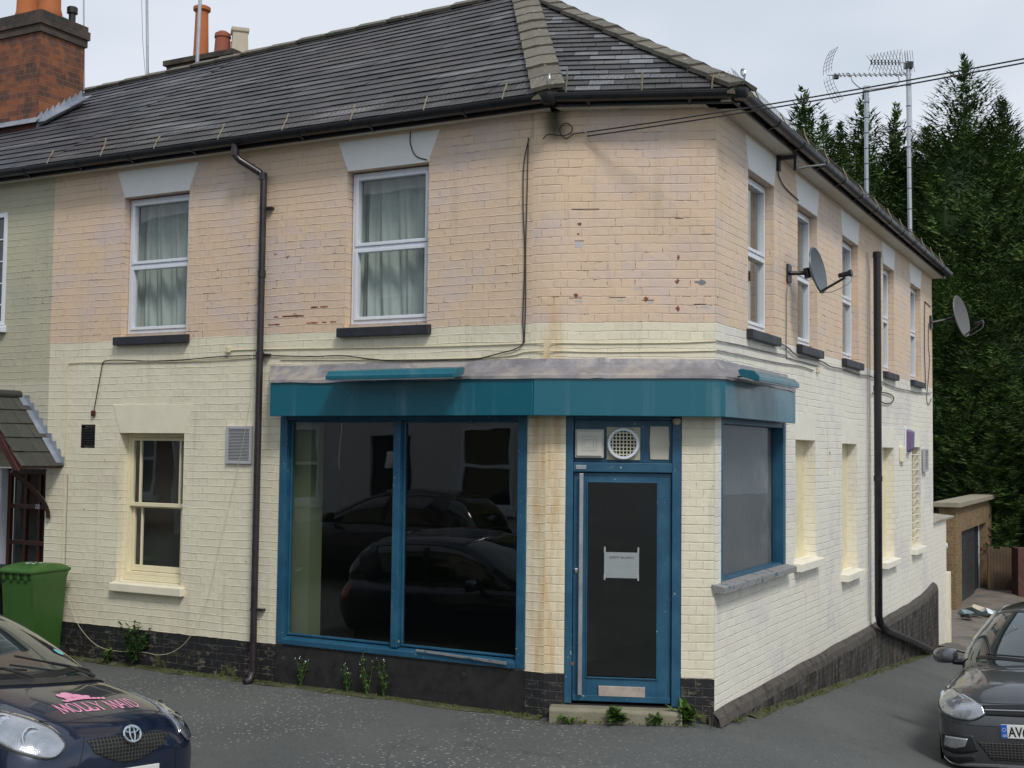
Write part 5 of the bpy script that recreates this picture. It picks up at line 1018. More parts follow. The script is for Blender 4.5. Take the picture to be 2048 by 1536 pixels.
# ================================================================== BEYOND THE BUILDING
ext = empty('outhouse', tuple(W('B', 11.25, -1)), 'low cream painted brick outhouse with corrugated roof at the end of the building', 'outhouse')
def wbox(f, u0, u1, z0, z1, o0, o1, m_, name, parent, **k):
    mb = MB(TF(f)); mb.box((u0, z0, o0), (u1, z1, o1)); return mb.build(name, m_, parent, **k)
wbox('B', 11.205, 12.7, -1.6, 1.28, -3.2, -.02, 'wallB', 'wall', ext); wbox('B', 12.701, 12.95, -1.6, .35, -.5, .02, 'creamp', 'gate_pier', ext, bevel=.01)
mb = MB(TF('B'))
def fn(a, b):
    o = mixf(.04, -3.3, b); u = mixf(11.22, 13.25, a); return (u, 1.30+.10*b*3+.022*math.sin(u*2*math.pi/.075*1.0)+.0*a, o)
mb.grid(lambda a, b: fn(a, b), 220, 6); mb.build('corrugated_roof', mat('corrugated_sheet', (.34, .31, .26), .8, var=.25, bump=.004, dirt=(.16, .20, .04), dt=.6, ds=3), ext, smooth=True, recalc=False)
gar = empty('garage', tuple(W('B', 18.8, -1.1, -.7)), 'buff brick garage with a concrete coping and half open dark door', 'garage')
def gbox(u0, u1, z0, z1, o0, o1, m_='garbrick', name='wall', **k):
    mb = MB(TF('B'));
    for (p, q, uv0) in (((u0, o1), (u1, o1), 0), ((u1, o1), (u1, o0), 1), ((u1, o0), (u0, o0), 0), ((u0, o0), (u0, o1), 1)):
        L_ = abs(p[0]-q[0])+abs(p[1]-q[1]); mb.face([(p[0], z0, p[1]), (q[0], z0, q[1]), (q[0], z1, q[1]), (p[0], z1, p[1])], uv=[(uv0, z0), (uv0+L_, z0), (uv0+L_, z1), (uv0, z1)])
    for z in (z0, z1): mb.face([(u0, z, o0), (u1, z, o0), (u1, z, o1), (u0, z, o1)])
    return mb.build(name, m_, gar, **k)
gbox(18.7, 19.6, -1.7, .66, -1.05, -.7, name='pier'); gbox(24.1, 25.3, -1.9, .66, -1.15, -.7, name='pier'); gbox(18.7, 25.3, .661, 1.24, -1.05, -.7); gbox(18.69, 18.9, -1.7, 1.0, -6, -1.06); gbox(25.08, 25.29, -1.7, 1.0, -6, -1.16); mb = MB(TF('B')); mb.box((18.9, .80, -6), (25.08, .9, -1.06)); mb.build('flat_roof', 'gutter', gar)
mb = MB(TF('B')); mb.box((18.55, 1.242, -1.15), (25.5, 1.36, -.58)); mb.build('coping', 'coping', gar, bevel=.015)
mb = MB(TF('B')); mb.box((19.605, -1.7, -.84), (22.5, .655, -.79))
for k in range(9): mb.box((19.61, -1.55+k*.24, -.79), (22.5, -1.54+k*.24, -.785))
mb.build('garage_door', mat('dark_roller_door', (.035, .04, .042), .5, var=.2), gar); mb = MB(TF('B')); mb.box((22.5, -1.7, -.90), (24.1, .655, -.86)); mb.build('dark_doorway', 'dark', gar); mb = MB(TF('B')); mb.box((23.75, -1.7, -.855), (23.8, .655, -.83)); mb.build('door_edge', 'upvc', gar)
mb = MB(TF('B')); mb.tube([(18.2, .38, -1.45), (18.2, .42, -.80)], .06, 8); mb.tube([(18.45, .30, -1.35), (18.45, .40, -1.0)], .05, 8); mb.build('rain_gutter', 'upvc', gar, smooth=True)
mb = MB(TF('B')); mb.tube([(18.45, .32, -1.1), (18.45, -1.5, -1.1)], .045, 8); mb.build('downpipe', 'gutter', gar)
# background fence and brick pier
fe = empty('timber_fence', tuple(W('B', 26, -1.4, 0)), 'weathered brown board fence beyond the garage', 'fence')
mb = MB(TF('B')); rr = random.Random(2)
f0 = rx(1975, 1100, 31); f1 = rx(2075, 1100, 31); n = 16
mbf = MB()
for k in range(n):
    a = f0.lerp(f1, k/n); b = f0.lerp(f1, (k+.94)/n); h = rr.uniform(-.04, .04); mbf.cut(); mbf.prism([(a.x, a.y, -1.6), (b.x, b.y, -1.6), (b.x, b.y, 0.05+h), (a.x, a.y, .05+h)], (0, .03, 0))
build_each(mbf, 'board', 'timber', fe)
mb = MB(); a = rx(2036, 1100, 30); mb.box((a.x, a.y, -1.7), (a.x+1.6, a.y+.4, .12)); o = mb.build('brick_wall', bare_brick('shaded_red_brick', (.12, .04, .03), (.08, .03, .025), (.10, .09, .08)), None, loc=(a.x, a.y, -1.5), label='red brick garden wall end at the far right behind the fence', cat='wall')
lb = empty('litter_heap', tuple(W('B', 17.9, -1, -.1)), 'heap of pale blue and white litter beside the garage pier', 'litter'); rr = random.Random(9)
for k in range(7):
    c = W('B', 17.6+rr.uniform(-.5, .9), 0, -.1+rr.uniform(-.3, .5)); z = ground(c.x, c.y)+.05; mb = MB()
    V = [(c.x+rr.uniform(-.22, .22), c.y+rr.uniform(-.22, .22), z+rr.uniform(-.02, .2)) for _ in range(8)]; bm = bmesh.new(); [bm.verts.new(v) for v in V]; bmesh.ops.convex_hull(bm, input=bm.verts); bm.verts.index_update(); mb.solid([tuple(v.co) for v in bm.verts], [tuple(v.index for v in f.verts) for f in bm.faces]); bm.free(); mb.build('bag', ['rubbish', 'upvc', 'blackbin', 'rubbish', 'potcream', 'blackbin', 'rubbish'][k], lb)
# ------------------------------------------------------------------ conifers
def conifer_mesh(seed, H, Rm, nb, spires=1):
    rr = random.Random(seed); mb = MB(); core = MB()
    tops = [(0, 0, H)]+[(rr.uniform(-.5, .5)*Rm, rr.uniform(-.4, .4)*Rm, H*rr.uniform(.78, .92)) for _ in range(spires-1)]
    for ti, (tx, ty, th) in enumerate(tops):
        R0 = Rm*(1 if ti == 0 else .55)
        def rad(t): return R0*(min(1, (1-t)*1.8)**.88)*(.9+.0*t)*(1 if t > .06 else .8)
        nbr = int(nb*(1 if ti == 0 else .45))
        for i in range(nbr):
            t = 1-rr.random()**.60; t = .04+.955*t if ti == 0 else .35+.645*t; z = t*th; ang = rr.random()*2*math.pi; r1 = rad(t)
            lump = 1+.42*noise.noise(Vector((math.cos(ang)*1.6+seed, math.sin(ang)*1.6, z*.5)))+.24*noise.noise(Vector((math.cos(ang)*5, math.sin(ang)*5+seed, z*1.7)))
            r1 *= lump; L_ = min(r1, .8+.9*rr.random()); r_in = max(0, r1-L_); out = Vector((math.cos(ang), math.sin(ang), .30+.6*rr.random()+(1.0 if t > .95 else 0))).normalized()
            base = Vector((tx*min(1, t*1.3)+math.cos(ang)*r_in, ty*min(1, t*1.3)+math.sin(ang)*r_in, z)); sh = .70+.42*rr.random(); tint = rr.random()
            col = (sh*(.85+.5*tint), sh*(.9+.25*tint), sh*(.75+.1*tint)) if rr.random() > .03 else (1.5*sh, 1.05*sh, .8*sh); lf_ = 1+.55*noise.noise(Vector((base.x*.55+seed, base.y*.55, base.z*.35))); col = tuple(c_*lf_ for c_ in col); side = out.cross(Z).normalized(); n = 7 if t < .9 else 5
            for k in range(n):
                s = (k+.5)/n; p = base+out*L_*s+Vector((0, 0, -.10*s*s)); fl = (.25-.14*s)*(.8+.5*rr.random())*(1 if t < .82 else .55)
                for sg in (-1, 1):
                    d = (out*.75+side*sg*(.6+.5*rr.random())+Z*(rr.random()-.35)*.6).normalized(); wv = d.cross(Vector((rr.uniform(-1, 1), rr.uniform(-1, 1), rr.uniform(-1, 1)))).normalized()*fl*.19
                    q = p+d*fl; mb.face([tuple(p-wv), tuple(p+wv*.8), tuple(q+wv*.25), tuple(q-wv*.1)], col=col)
            q = base+out*(L_+.12); wv = side*.035; mb.face([tuple(base+out*L_*.8-wv), tuple(base+out*L_*.8+wv), tuple(q)], col=col)
        NS = 14; V = []; rows = 12
        for j in range(rows+1):
            t = .02+.78*j/rows
            for k in range(NS): a = 2*math.pi*k/NS; r = rad(t)*.60*(1+.3*noise.noise(Vector((math.cos(a)*1.6+seed, math.sin(a)*1.6, t*th*.5)))); V.append((tx*min(1, t*1.3)+r*math.cos(a), ty*min(1, t*1.3)+r*math.sin(a), t*th))
        core.solid(V, [(j*NS+k, j*NS+(k+1) % NS, (j+1)*NS+(k+1) % NS, (j+1)*NS+k) for j in range(rows) for k in range(NS)], (.35, .4, .3))
    nv = len(mb.v); mb.v += core.v; mb.f += [tuple(i+nv for i in f) for f in core.f]; mb.uv += core.uv; mb.c += core.c
    return mb
protos = []
for s_, H, Rm, nb, sp in ((11, 16, 3.7, 4400, 3), (23, 14, 3.0, 3800, 2), (37, 17, 4.4, 5400, 4)):
    e = empty('conifer', (0, 0, 0), 'x', 'tree'); mb = conifer_mesh(s_, H, Rm, nb, sp); mb.build('crown', 'conifer', e, recalc=False)
    mb = MB(); mb.tube([(0, 0, -.5), (0, 0, 3), (0, 0, H*.9)], [.28, .22, .04], 8); mb.build('trunk', 'bark', e); protos.append([e, H, False])
TREES = [  # screen x of the spire, distance, tip height above datum, prototype, width factor, label
 (1606, 38, 14.3, 1, 1.35, 'dark conifer just clear of the gutter, leftmost of the row'), (1650, 41, 14.2, 1, 1.2, 'slim low-topped conifer, second from the left of the row'), (1728, 40, 14.7, 1, 1.3, 'conifer whose tip stands behind the left aerial mast'),
 (1796, 42, 15.0, 1, 1.2, 'pointed conifer between the two aerial masts'), (1858, 40, 13.6, 0, 1.05, 'conifer just right of the taller aerial mast'), (1935, 39, 15.7, 2, 1.15, 'tallest broad conifer with a needle thin leader'),
 (2012, 38, 14.0, 0, 1.3, 'broad conifer near the right edge of the picture'), (2080, 39, 12.8, 2, 1.1, 'conifer half cut off by the right edge'), (1572, 40, 13.4, 0, 1.0, 'low bushy conifer top showing at the bend of the gutter'), (1695, 43, 13.3, 0, 1.2, 'rounded conifer filling the gap left of the aerial mast'), (1765, 44, 13.6, 1, 1.5, 'blunt conifer filling the gap between the two masts, behind the pointed one'), (1835, 43, 13.4, 0, 1.2, 'conifer in the back row directly behind the taller mast'), (1905, 35.5, 8.6, 0, .95, 'lower bushy conifer standing in front of the tall ones'), (1990, 35, 8.2, 2, .85, 'lowest front conifer above the garage coping'), (2068, 36, 8.6, 0, 1.0, 'front conifer at the right edge above the fence')]
for i, (sx, Y, top, pi__, wf, lab) in enumerate(TREES):
    pr = protos[pi__]; p = rx(sx, 893, Y); gz = ground(p.x, p.y)
    if not pr[2]: t = pr[0]; pr[2] = True
    else:
        t = pr[0].copy(); COL.objects.link(t)
        for c_ in [c for c in pr[0].children]:
            d = c_.copy(); COL.objects.link(d); d.parent = t
    s_ = (top-gz)/pr[1]; t.location = (p.x, p.y, gz-.2); t.scale = (wf, wf, s_); t.rotation_euler = (0, 0, i*1.7); t['label'] = lab; t['category'] = 'tree'; t['group'] = 'conifers behind the garage'

# ------------------------------------------------------------------ weeds
def leaf(mb, p, d, L_, w_, col):
    d = d.normalized(); s = d.cross(Z); s = s.normalized() if s.length > .01 else Vector((1, 0, 0)); m_ = p+d*L_*.5+Z*L_*.06; q = p+d*L_
    mb.face([tuple(p), tuple(m_+s*w_), tuple(q)], col=col); mb.face([tuple(p), tuple(q), tuple(m_-s*w_)], col=col)
def weed(pos, h, spread, n, lab, m_='weed', stems=5, seed=1, lf=.05, fl=0, leaning=.3):
    rr = random.Random(seed); pos = Vector(pos); e = empty('weed', tuple(pos), lab, 'plant', 'weeds growing along the foot of the walls'); st = MB(); mb = MB(); fm = MB()
    for s in range(stems):
        fm.cut(); a = rr.random()*6.28; tip = pos+Vector((math.cos(a)*spread*rr.random(), math.sin(a)*spread*rr.random()*.6, h*(.6+.4*rr.random()))); mid = pos.lerp(tip, .5)+Vector((rr.uniform(-.02, .02), rr.uniform(-.02, .02), h*.06)); st.tube([tuple(pos), tuple(mid), tuple(tip)], [.004, .003, .002], 4)
        for k in range(max(2, n//stems)):
            t = .12+.88*rr.random(); p = pos.lerp(mid, t*2) if t < .5 else mid.lerp(tip, t*2-1); d = Vector((rr.uniform(-1, 1), rr.uniform(-1, 1), rr.uniform(-.2, .8))); g_ = .6+.8*rr.random(); leaf(mb, p, d, lf*(.5+rr.random()), lf*.28, (g_, g_, g_*.8))
        if fl:
            for k in range(3): p = tip+Vector((rr.uniform(-.02, .02), rr.uniform(-.02, .02), rr.uniform(0, .02))); leaf(fm, p, Vector((rr.uniform(-1, 1), rr.uniform(-1, 1), 1)), .011, .004, (1, 1, 1))
    st.build('stem', m_, e); mb.build('leaves', m_, e, recalc=False)
    if fl: build_each(fm, 'flower', 'upvc', e, recalc=False)
    return e
def gw(f, u, o): p = W(f, u, 0, o); return (p.x, p.y, ground(p.x, p.y)+.005)
weed((*gw('A', 4.62, .10)[:2], .20), .42, .22, 260, 'dark leafy bush growing from the black plinth under the sash window', 'weedd', 16, 2, .055)
weed(gw('A', 5.0, .08), .15, .12, 60, 'low green weed left of the leafy bush', 'weed', 6, 3)
for i, (u, h, lab) in enumerate(((2.52, .36, 'thin flowering weed nearest the downpipe under the shop window'), (1.98, .26, 'small flowering weed left of the tallest pair'), (1.76, .42, 'tallest thin flowering weed under the shop window'), (1.58, .34, 'thin flowering weed right of the tallest one'))): weed(gw('A', u, .06), h, .09, 54, lab, 'weed', 4, 10+i, .035, 1 if h > .2 else 0)
weed(gw('C', .62, .20), .11, .11, 80, 'bright dandelion like weed in front of the middle of the door step', 'weed', 9, 31, .085); weed(gw('C', .95, .20), .08, .08, 40, 'smaller weed on the right half of the door step', 'weed', 6, 32, .06)
weed(gw('C', 1.18, .10), .14, .13, 90, 'bright leafy weed at the foot of the pier right of the door', 'weed', 9, 33, .085); weed(gw('C', .22, .18), .05, .16, 70, 'low creeping weed at the left end of the door step', 'weed', 9, 34, .035)
weed(gw('B', 17.7, .5), .25, .5, 200, 'patch of bright weeds beside the litter heap', 'weed', 14, 41, .12); weed(gw('B', 24.9, .2), .45, .35, 150, 'clump of green weeds right of the garage', 'weed', 12, 42, .14)
# moss and small growth gathered in the joint between walls and asphalt (uncountable)
mb = MB(); rr = random.Random(77)
def moss(f, u0, u1, o, n, dens):
    for k in range(n):
        u = rr.uniform(u0, u1)
        if noise.noise(Vector((u*2.2, 3, {'A': 0, 'B': 9, 'C': 4}[f])))+dens < rr.random(): continue
        p = Vector(gw(f, u, o+abs(rr.gauss(0, .035)))); g_ = .5+.9*rr.random(); y = rr.random()
        for q in range(3): leaf(mb, p+Vector((rr.uniform(-.012, .012), rr.uniform(-.012, .012), 0)), Vector((rr.uniform(-1, 1), rr.uniform(-1, 1), rr.uniform(.1, 1))), rr.uniform(.010, .028), .006, (g_*(.7+.9*y), g_*.7, g_*.4))
moss('A', 0, 6, .02, 800, .36); moss('C', .0, 1.5, .16, 260, .35); moss('B', .2, 11, .09, 1300, .38)
mb.build('moss', 'weed', None, kind='stuff', label='strip of moss and seedlings at the foot of the walls', cat='moss', recalc=False, loc=(0, 9, 0))
def verge(f, u0, u1, o0, o1):
    mb = MB(); n = int((u1-u0)*6)
    def fn(a, b):
        u = mixf(u0, u1, a); e = o1+.05*noise.noise(Vector((u*3, 1, 0)))+.03*noise.noise(Vector((u*11, 1, 0))); p = W(f, u, 0, mixf(o0, e, b)); return (p.x, p.y, ground(p.x, p.y)+.010+.012*noise.noise(Vector((p.x*.6, p.y*.6, 0)))-(.012 if b > .99 else 0))
    mb.grid(fn, n, 3); return mb.build('verge', 'verge', None, kind='structure', smooth=True, loc=tuple(W(f, u0, 0)))
verge('A', 0, 6.0, -.02, .10); verge('B', .7, 11, .05, .16)

# ================================================================== CARS
def spow(x, p): return math.copysign(abs(x)**p, x)
def loft(stations, K=36, n1=4.0, zmf=.45, shear=0.0, zref=(0, 1)):
    rings = []
    for (y, w_, zt, zb, *ex) in stations:
        nn = ex[0] if ex else n1; zm = mixf(zb, zt, zmf); r = []
        for k in range(K):
            a = 2*math.pi*k/K; x = w_*spow(math.sin(a), 2/nn); c = math.cos(a); z = zm+(zt-zm)*spow(c, 2/nn) if c > 0 else zm+(zm-zb)*spow(c, 2/nn)
            if shear: x *= 1+shear*(1-clamp((z-zref[0])/(zref[1]-zref[0]), 0, 1))
            r.append((x, y, z))
        rings.append(r)
    V = [p for r in rings for p in r]; Fs = [(i*K+k, i*K+(k+1) % K, (i+1)*K+(k+1) % K, (i+1)*K+k) for i in range(len(rings)-1) for k in range(K)]
    Fs += [tuple(range(K-1, -1, -1)), tuple((len(rings)-1)*K+k for k in range(K))]; return V, Fs
def densify(st, n=4):
    out = []
    for i in range(len(st)-1):
        a, b = st[max(i-1, 0)], st[i]; c, d = st[i+1], st[min(i+2, len(st)-1)]
        for k in range(n):
            t = k/n; row = []
            for j in range(len(b)):
                m1 = (c[j]-a[j])/max(1e-6, abs(c[0]-a[0]))*abs(c[0]-b[0]); m2 = (d[j]-b[j])/max(1e-6, abs(d[0]-b[0]))*abs(c[0]-b[0])
                row.append((2*t**3-3*t*t+1)*b[j]+(t**3-2*t*t+t)*m1+(-2*t**3+3*t*t)*c[j]+(t**3-t*t)*m2)
            out.append(tuple(row))
    out.append(st[-1]); return out
class Surf:
    def __init__(s, V, Fs): s.t = BVHTree.FromPolygons([Vector(v) for v in V], Fs)
    def near(s, p, off=0.0):
        l, n, i, d = s.t.find_nearest(Vector(p))
        if n is None: return Vector(p), Z
        if n.dot(l-Vector((0, min(-.35, l.y*.9), .55 if l.z < 1.0 else .95))) < 0: n = -n
        return l+n*off, n
    def ray(s, o, d, off=0.0):
        l, n, i, dd_ = s.t.ray_cast(Vector(o), Vector(d))
        if l is None: return s.near(o, off)
        if n.dot(Vector(d)) > 0: n = -n
        return l+n*off, n
def interp(pts, t):
    P = [Vector(p) for p in pts]; L_ = [0]
    for a, b in zip(P, P[1:]): L_.append(L_[-1]+(b-a).length)
    s = t*L_[-1]
    for i in range(len(P)-1):
        if s <= L_[i+1]+1e-9:
            u = (s-L_[i])/max(1e-9, L_[i+1]-L_[i]); a, b, c, d = P[max(i-1, 0)], P[i], P[i+1], P[min(i+2, len(P)-1)]; return .5*((2*b)+(c-a)*u+(2*a-5*b+4*c-d)*u*u+(3*b-a-3*c+d)*u**3)
    return P[-1]
def patch(sf, top, bot, m_, name, parent, off=.004, N=16, Mr=8, mode='near', mirror=False, smooth=True, lab=None, bulge=0.0):
    out = []
    for sg in ((1, -1) if mirror else (1,)):
        mb = MB(); C = []
        for j in range(Mr+1):
            row = []
            for i in range(N+1):
                p = interp(top, i/N).lerp(interp(bot, i/N), j/Mr); p = Vector((p.x*sg, p.y, p.z)); b_ = bulge*math.sin(math.pi*i/N)*math.sin(math.pi*j/Mr)
                q = sf.near(p, off+b_)[0] if mode == 'near' else (sf.ray((p.x, 1.0, p.z), (0, -1, 0), off+b_)[0] if mode == 'front' else sf.ray((p.x, p.y, 3), (0, 0, -1), off+b_)[0]); row.append(tuple(q))
            C.append(row)
        for j in range(Mr):
            for i in range(N): mb.face([C[j][i], C[j][i+1], C[j+1][i+1], C[j+1][i]], uv=[(C[j][i][0], C[j][i][2]), (C[j][i+1][0], C[j][i+1][2]), (C[j+1][i+1][0], C[j+1][i+1][2]), (C[j+1][i][0], C[j+1][i][2])])
        # skirt so that the piece has thickness
        ed = [C[0][i] for i in range(N+1)]+[C[j][N] for j in range(1, Mr+1)]+[C[Mr][i] for i in range(N-1, -1, -1)]+[C[j][0] for j in range(Mr-1, 0, -1)]
        lo = [tuple(sf.near(p, -.01)[0]) for p in ed]
        for a in range(len(ed)): b = (a+1) % len(ed); mb.face([ed[a], ed[b], lo[b], lo[a]])
        bm_o = mb.build(name, m_, parent, smooth=smooth, label=lab, angle=60)
        # weld the grid
        bm = bmesh.new(); bm.from_mesh(bm_o.data); bmesh.ops.remove_doubles(bm, verts=bm.verts, dist=1e-5); bmesh.ops.recalc_face_normals(bm, faces=bm.faces); bm.to_mesh(bm_o.data); bm.free(); out.append(bm_o)
    return out
def strip(sf, pts, w_, m_, name, parent, off=.004, n=24, mirror=False, mode='near', each=True):
    for sg in ((1, -1) if mirror else (1,)):
        mb = MB(); P = []; Nn = []
        for i in range(n+1):
            p = interp(pts, i/n); p = Vector((p.x*sg, p.y, p.z)); q, nr = sf.near(p) if mode == 'near' else sf.ray((p.x, p.y, 3), (0, 0, -1)); P.append(q); Nn.append(nr)
        rows = []
        for i in range(n+1):
            t = (P[min(i+1, n)]-P[max(i-1, 0)]).normalized(); s = t.cross(Nn[i]).normalized(); ww = w_(i/n) if callable(w_) else w_
            rows.append([tuple(P[i]-s*ww/2-Nn[i]*.004), tuple(P[i]-s*ww/2+Nn[i]*off), tuple(P[i]+s*ww/2+Nn[i]*off), tuple(P[i]+s*ww/2-Nn[i]*.004)])
        for a, b in zip(rows, rows[1:]):
            for k in range(3): mb.face([a[k], b[k], b[k+1], a[k+1]])
        mb.build(name, m_, parent, smooth=True)
def lamp(sf, top, bot, e, cups, bulge=.012, N=26, name='headlight'):
    for sg, o in zip((1, -1), patch(sf, top, bot, 'lamp', name, e, .003, N, 12, 'near', True)):
        tp_ = [Vector((p[0]*sg, p[1], p[2])) for p in top]; bt_ = [Vector((p[0]*sg, p[1], p[2])) for p in bot]
        o['_b'] = (0, 0, 0)
        for (u, v, r, m_) in cups:
            p = interp(tp_, u).lerp(interp(bt_, u), v); q, nr = sf.near(p, -.006); ax = (nr*.6+Vector((0, .8, 0))).normalized(); mb = MB()
            mb.lathe(q-ax*.012, [(r, .0), (r*1.02, .012), (r*.9, .014), (r*.72, .006), (r*.35, .004), (r*.3, .010), (.001, .012)], 20, tuple(ax)); mb.build('reflector_cup', m_, o, smooth=True)
        l_ = patch(sf, [tuple(p) for p in tp_], [tuple(p) for p in bt_], 'lens', 'lens', o, .016, N, 12, 'near', False, bulge=bulge)
        strip(sf, [tuple(p) for p in bt_], .012, 'trim', 'lamp_surround', o, .006, 30)
def make_car(kind, pos, heading, paint, label, group=None, detail=True, plate=None, pitch=0, roll=0, scl=(1, 1, 1)):
    e = empty('parked_car', pos, label, 'car', group); e['_b'] = (0, 0, 0); e.rotation_mode = 'ZXY'; e.rotation_mode = 'XYZ'; e.rotation_euler = (Matrix.Rotation(heading-math.pi/2, 3, 'Z') @ Matrix.Rotation(pitch, 3, 'X') @ Matrix.Rotation(-roll, 3, 'Y')).to_euler(); e.scale = scl; gmir = kind == 'a'
    if kind == 'a':   # rounded supermini
        st = [(0.0, .44, .66, .36, 2.8), (-.015, .55, .70, .29, 3.0), (-.05, .66, .75, .24, 3.2), (-.11, .735, .80, .20, 3.3), (-.20, .79, .845, .18, 3.3), (-.35, .83, .90, .17, 3.4), (-.55, .843, .955, .17, 3.5), (-.80, .846, 1.005, .18, 3.6), (-1.1, .848, 1.03, .18, 4), (-2.4, .848, 1.02, .18, 4), (-3.2, .84, 1.03, .2, 4), (-3.6, .80, 1.03, .26, 3.6), (-3.75, .70, .95, .34, 3)]
        cb = [(-.84, .50, 1.00, .80), (-.90, .60, 1.045, .80), (-1.02, .655, 1.12, .80), (-1.25, .68, 1.245, .80), (-1.50, .675, 1.365, .80), (-1.75, .66, 1.45, .80), (-2.0, .65, 1.50, .80), (-2.4, .64, 1.525, .80), (-3.0, .62, 1.50, .80), (-3.4, .59, 1.42, .80), (-3.62, .55, 1.25, .80), (-3.70, .50, 1.05, .80)]
        wl, Ln = (-.62, -3.08), 3.75
    else:             # squarer hatchback
        st = [(0.0, .58, .64, .30, 4.2), (-.02, .66, .70, .22, 4.4), (-.05, .72, .745, .18, 4.6), (-.11, .775, .79, .155, 4.6), (-.22, .815, .835, .15, 4.6), (-.40, .83, .875, .16, 4.2), (-.65, .841, .915, .16, 4.4), (-.95, .841, .95, .16, 4.4), (-1.3, .841, .97, .16, 4.4), (-2.6, .841, .96, .16, 4.4), (-3.4, .835, .97, .18, 4.2), (-3.8, .80, .97, .24, 3.8), (-3.96, .72, .90, .32, 3)]
        cb = [(-.98, .52, .955, .78), (-1.04, .62, .985, .78), (-1.15, .67, 1.04, .78), (-1.35, .69, 1.14, .78), (-1.60, .685, 1.255, .78), (-1.85, .665, 1.35, .78), (-2.10, .65, 1.42, .78), (-2.5, .64, 1.455, .78), (-3.1, .625, 1.44, .78), (-3.6, .60, 1.37, .78), (-3.85, .55, 1.15, .78), (-3.92, .50, 1.0, .78)]
        wl, Ln = (-.70, -3.17), 3.96
    V, Fs = loft(densify(st, 4), 56); bs = Surf(V, Fs); mb = MB(); mb.solid(V, Fs); body = mb.build('body', paint, e, smooth=True, angle=50)
    V2, F2 = loft(densify([c+(3.6,) for c in cb], 4), 56, 3.6, .3, .10, (.9, 1.5)); cs = Surf(V2, F2); mb = MB(); mb.solid(V2, F2); mb.build('window_glass', 'carglass', e, smooth=True, angle=50)
    V3 = V+V2; alls = Surf(V3, Fs+[tuple(i+len(V) for i in f) for f in F2])
    zr = 1.5 if kind == 'a' else 1.43; y0 = -1.78 if kind == 'a' else -1.93; xr = .50
    patch(cs, [(-xr, y0-.10, 2), (0, y0+.03, 2), (xr, y0-.10, 2)], [(-xr, cb[-3][0]+.08, 2), (0, cb[-3][0]+.04, 2), (xr, cb[-3][0]+.08, 2)], paint, 'roof_panel', e, .006, 20, 24, 'top')
    yb = -.92 if kind == 'a' else -1.08
    pw = lambda t: .055+.015*t
    strip(cs, [(.74, yb-.10, 1.0), (.70, yb-.42, 1.18 if kind == 'a' else 1.13), (.60, y0+.02, zr-.06), (.55, y0-.35, zr), (.54, -2.6, zr+.02), (.52, -3.2, zr)], lambda t: .075, paint, 'windscreen_pillar', e, .008, 40, True)
    for yy in (-2.35,): strip(cs, [(.80, yy, .98), (.72, yy-.02, 1.2), (.60, yy-.05, 1.45)], .08, 'trim', 'door_pillar', e, .006, 12, True)
    strip(cs, [(.80, -3.15, 1.0), (.74, -3.25, 1.2), (.58, -3.35, 1.42)], .30, paint, 'rear_pillar', e, .008, 12, True)
    strip(cs, [(.60, yb-.06, 1.02), (0, yb+.06, 1.02), (-.60, yb-.06, 1.02)], .05, 'trim', 'windscreen_seal', e, .004, 24)
    # wheels and arches
    for y in wl:
        for sg in (-1, 1):
            mb = MB(); mb.lathe((sg*.70, y, .30), [(.29, -.09), (.305, -.05), (.305, .09), (.29, .135), (.21, .14), (.20, .11)], 28, (sg, 0, 0)); w_ = mb.build('wheel', 'tyre', e, smooth=True)
            mb = MB(); mb.lathe((sg*.70, y, .30), [(.205, .10), (.20, .135), (.18, .12), (.06, .115), (.05, .13)], 24, (sg, 0, 0)); 
            for k in range(5): a = 2*math.pi*k/5; c = Vector((sg*.825, y, .30)); mb.tube([tuple(c), tuple(c+Vector((0, math.cos(a)*.18, math.sin(a)*.18)))], .02, 5)
            mb.build('wheel_rim', 'alu', w_, smooth=True)
            mb = MB(); P = [(sg*.845, y+math.cos(t)*.345, .30+math.sin(t)*.345) for t in [math.pi*k/20 for k in range(-1, 22)]]+[(sg*.845, y-.34, .16), (sg*.845, y+.34, .16)]; mb.prism(P, (sg*.004, 0, 0)); mb.build('wheel_arch', 'dark', e)
    # mirrors
    ym = yb-(.62 if kind == 'a' else .30)
    for sg in (-1, 1):
        mb = MB(); cx, cz = sg*.93, 1.03 if kind == 'a' else 1.0; Vm, Fm = loft([(0.07, .03, .03, -.03, 2.5), (.055, .085, .055, -.055, 2.8), (0, .115, .075, -.07, 3), (-.05, .115, .075, -.07, 3.2)], 20); mb.solid([(v[0]+cx, v[1]+ym, v[2]+cz) for v in Vm], Fm); mi = mb.build('wing_mirror', paint if kind != 'a' else paint, e, smooth=True)
        mb = MB(); mb.tube([(sg*.72, ym-.0, cz-.06), (sg*.86, ym, cz-.05)], .03, 8); mb.build('mirror_arm', 'trim', mi)
    # rear lamps, for the cars that show their tails in reflections
    patch(alls, [(.60, -Ln+.05, .95), (.80, -Ln+.30, .97)], [(.60, -Ln+.02, .70), (.82, -Ln+.22, .74)], 'red', 'tail_lamp', e, .006, 8, 6, 'near', True)
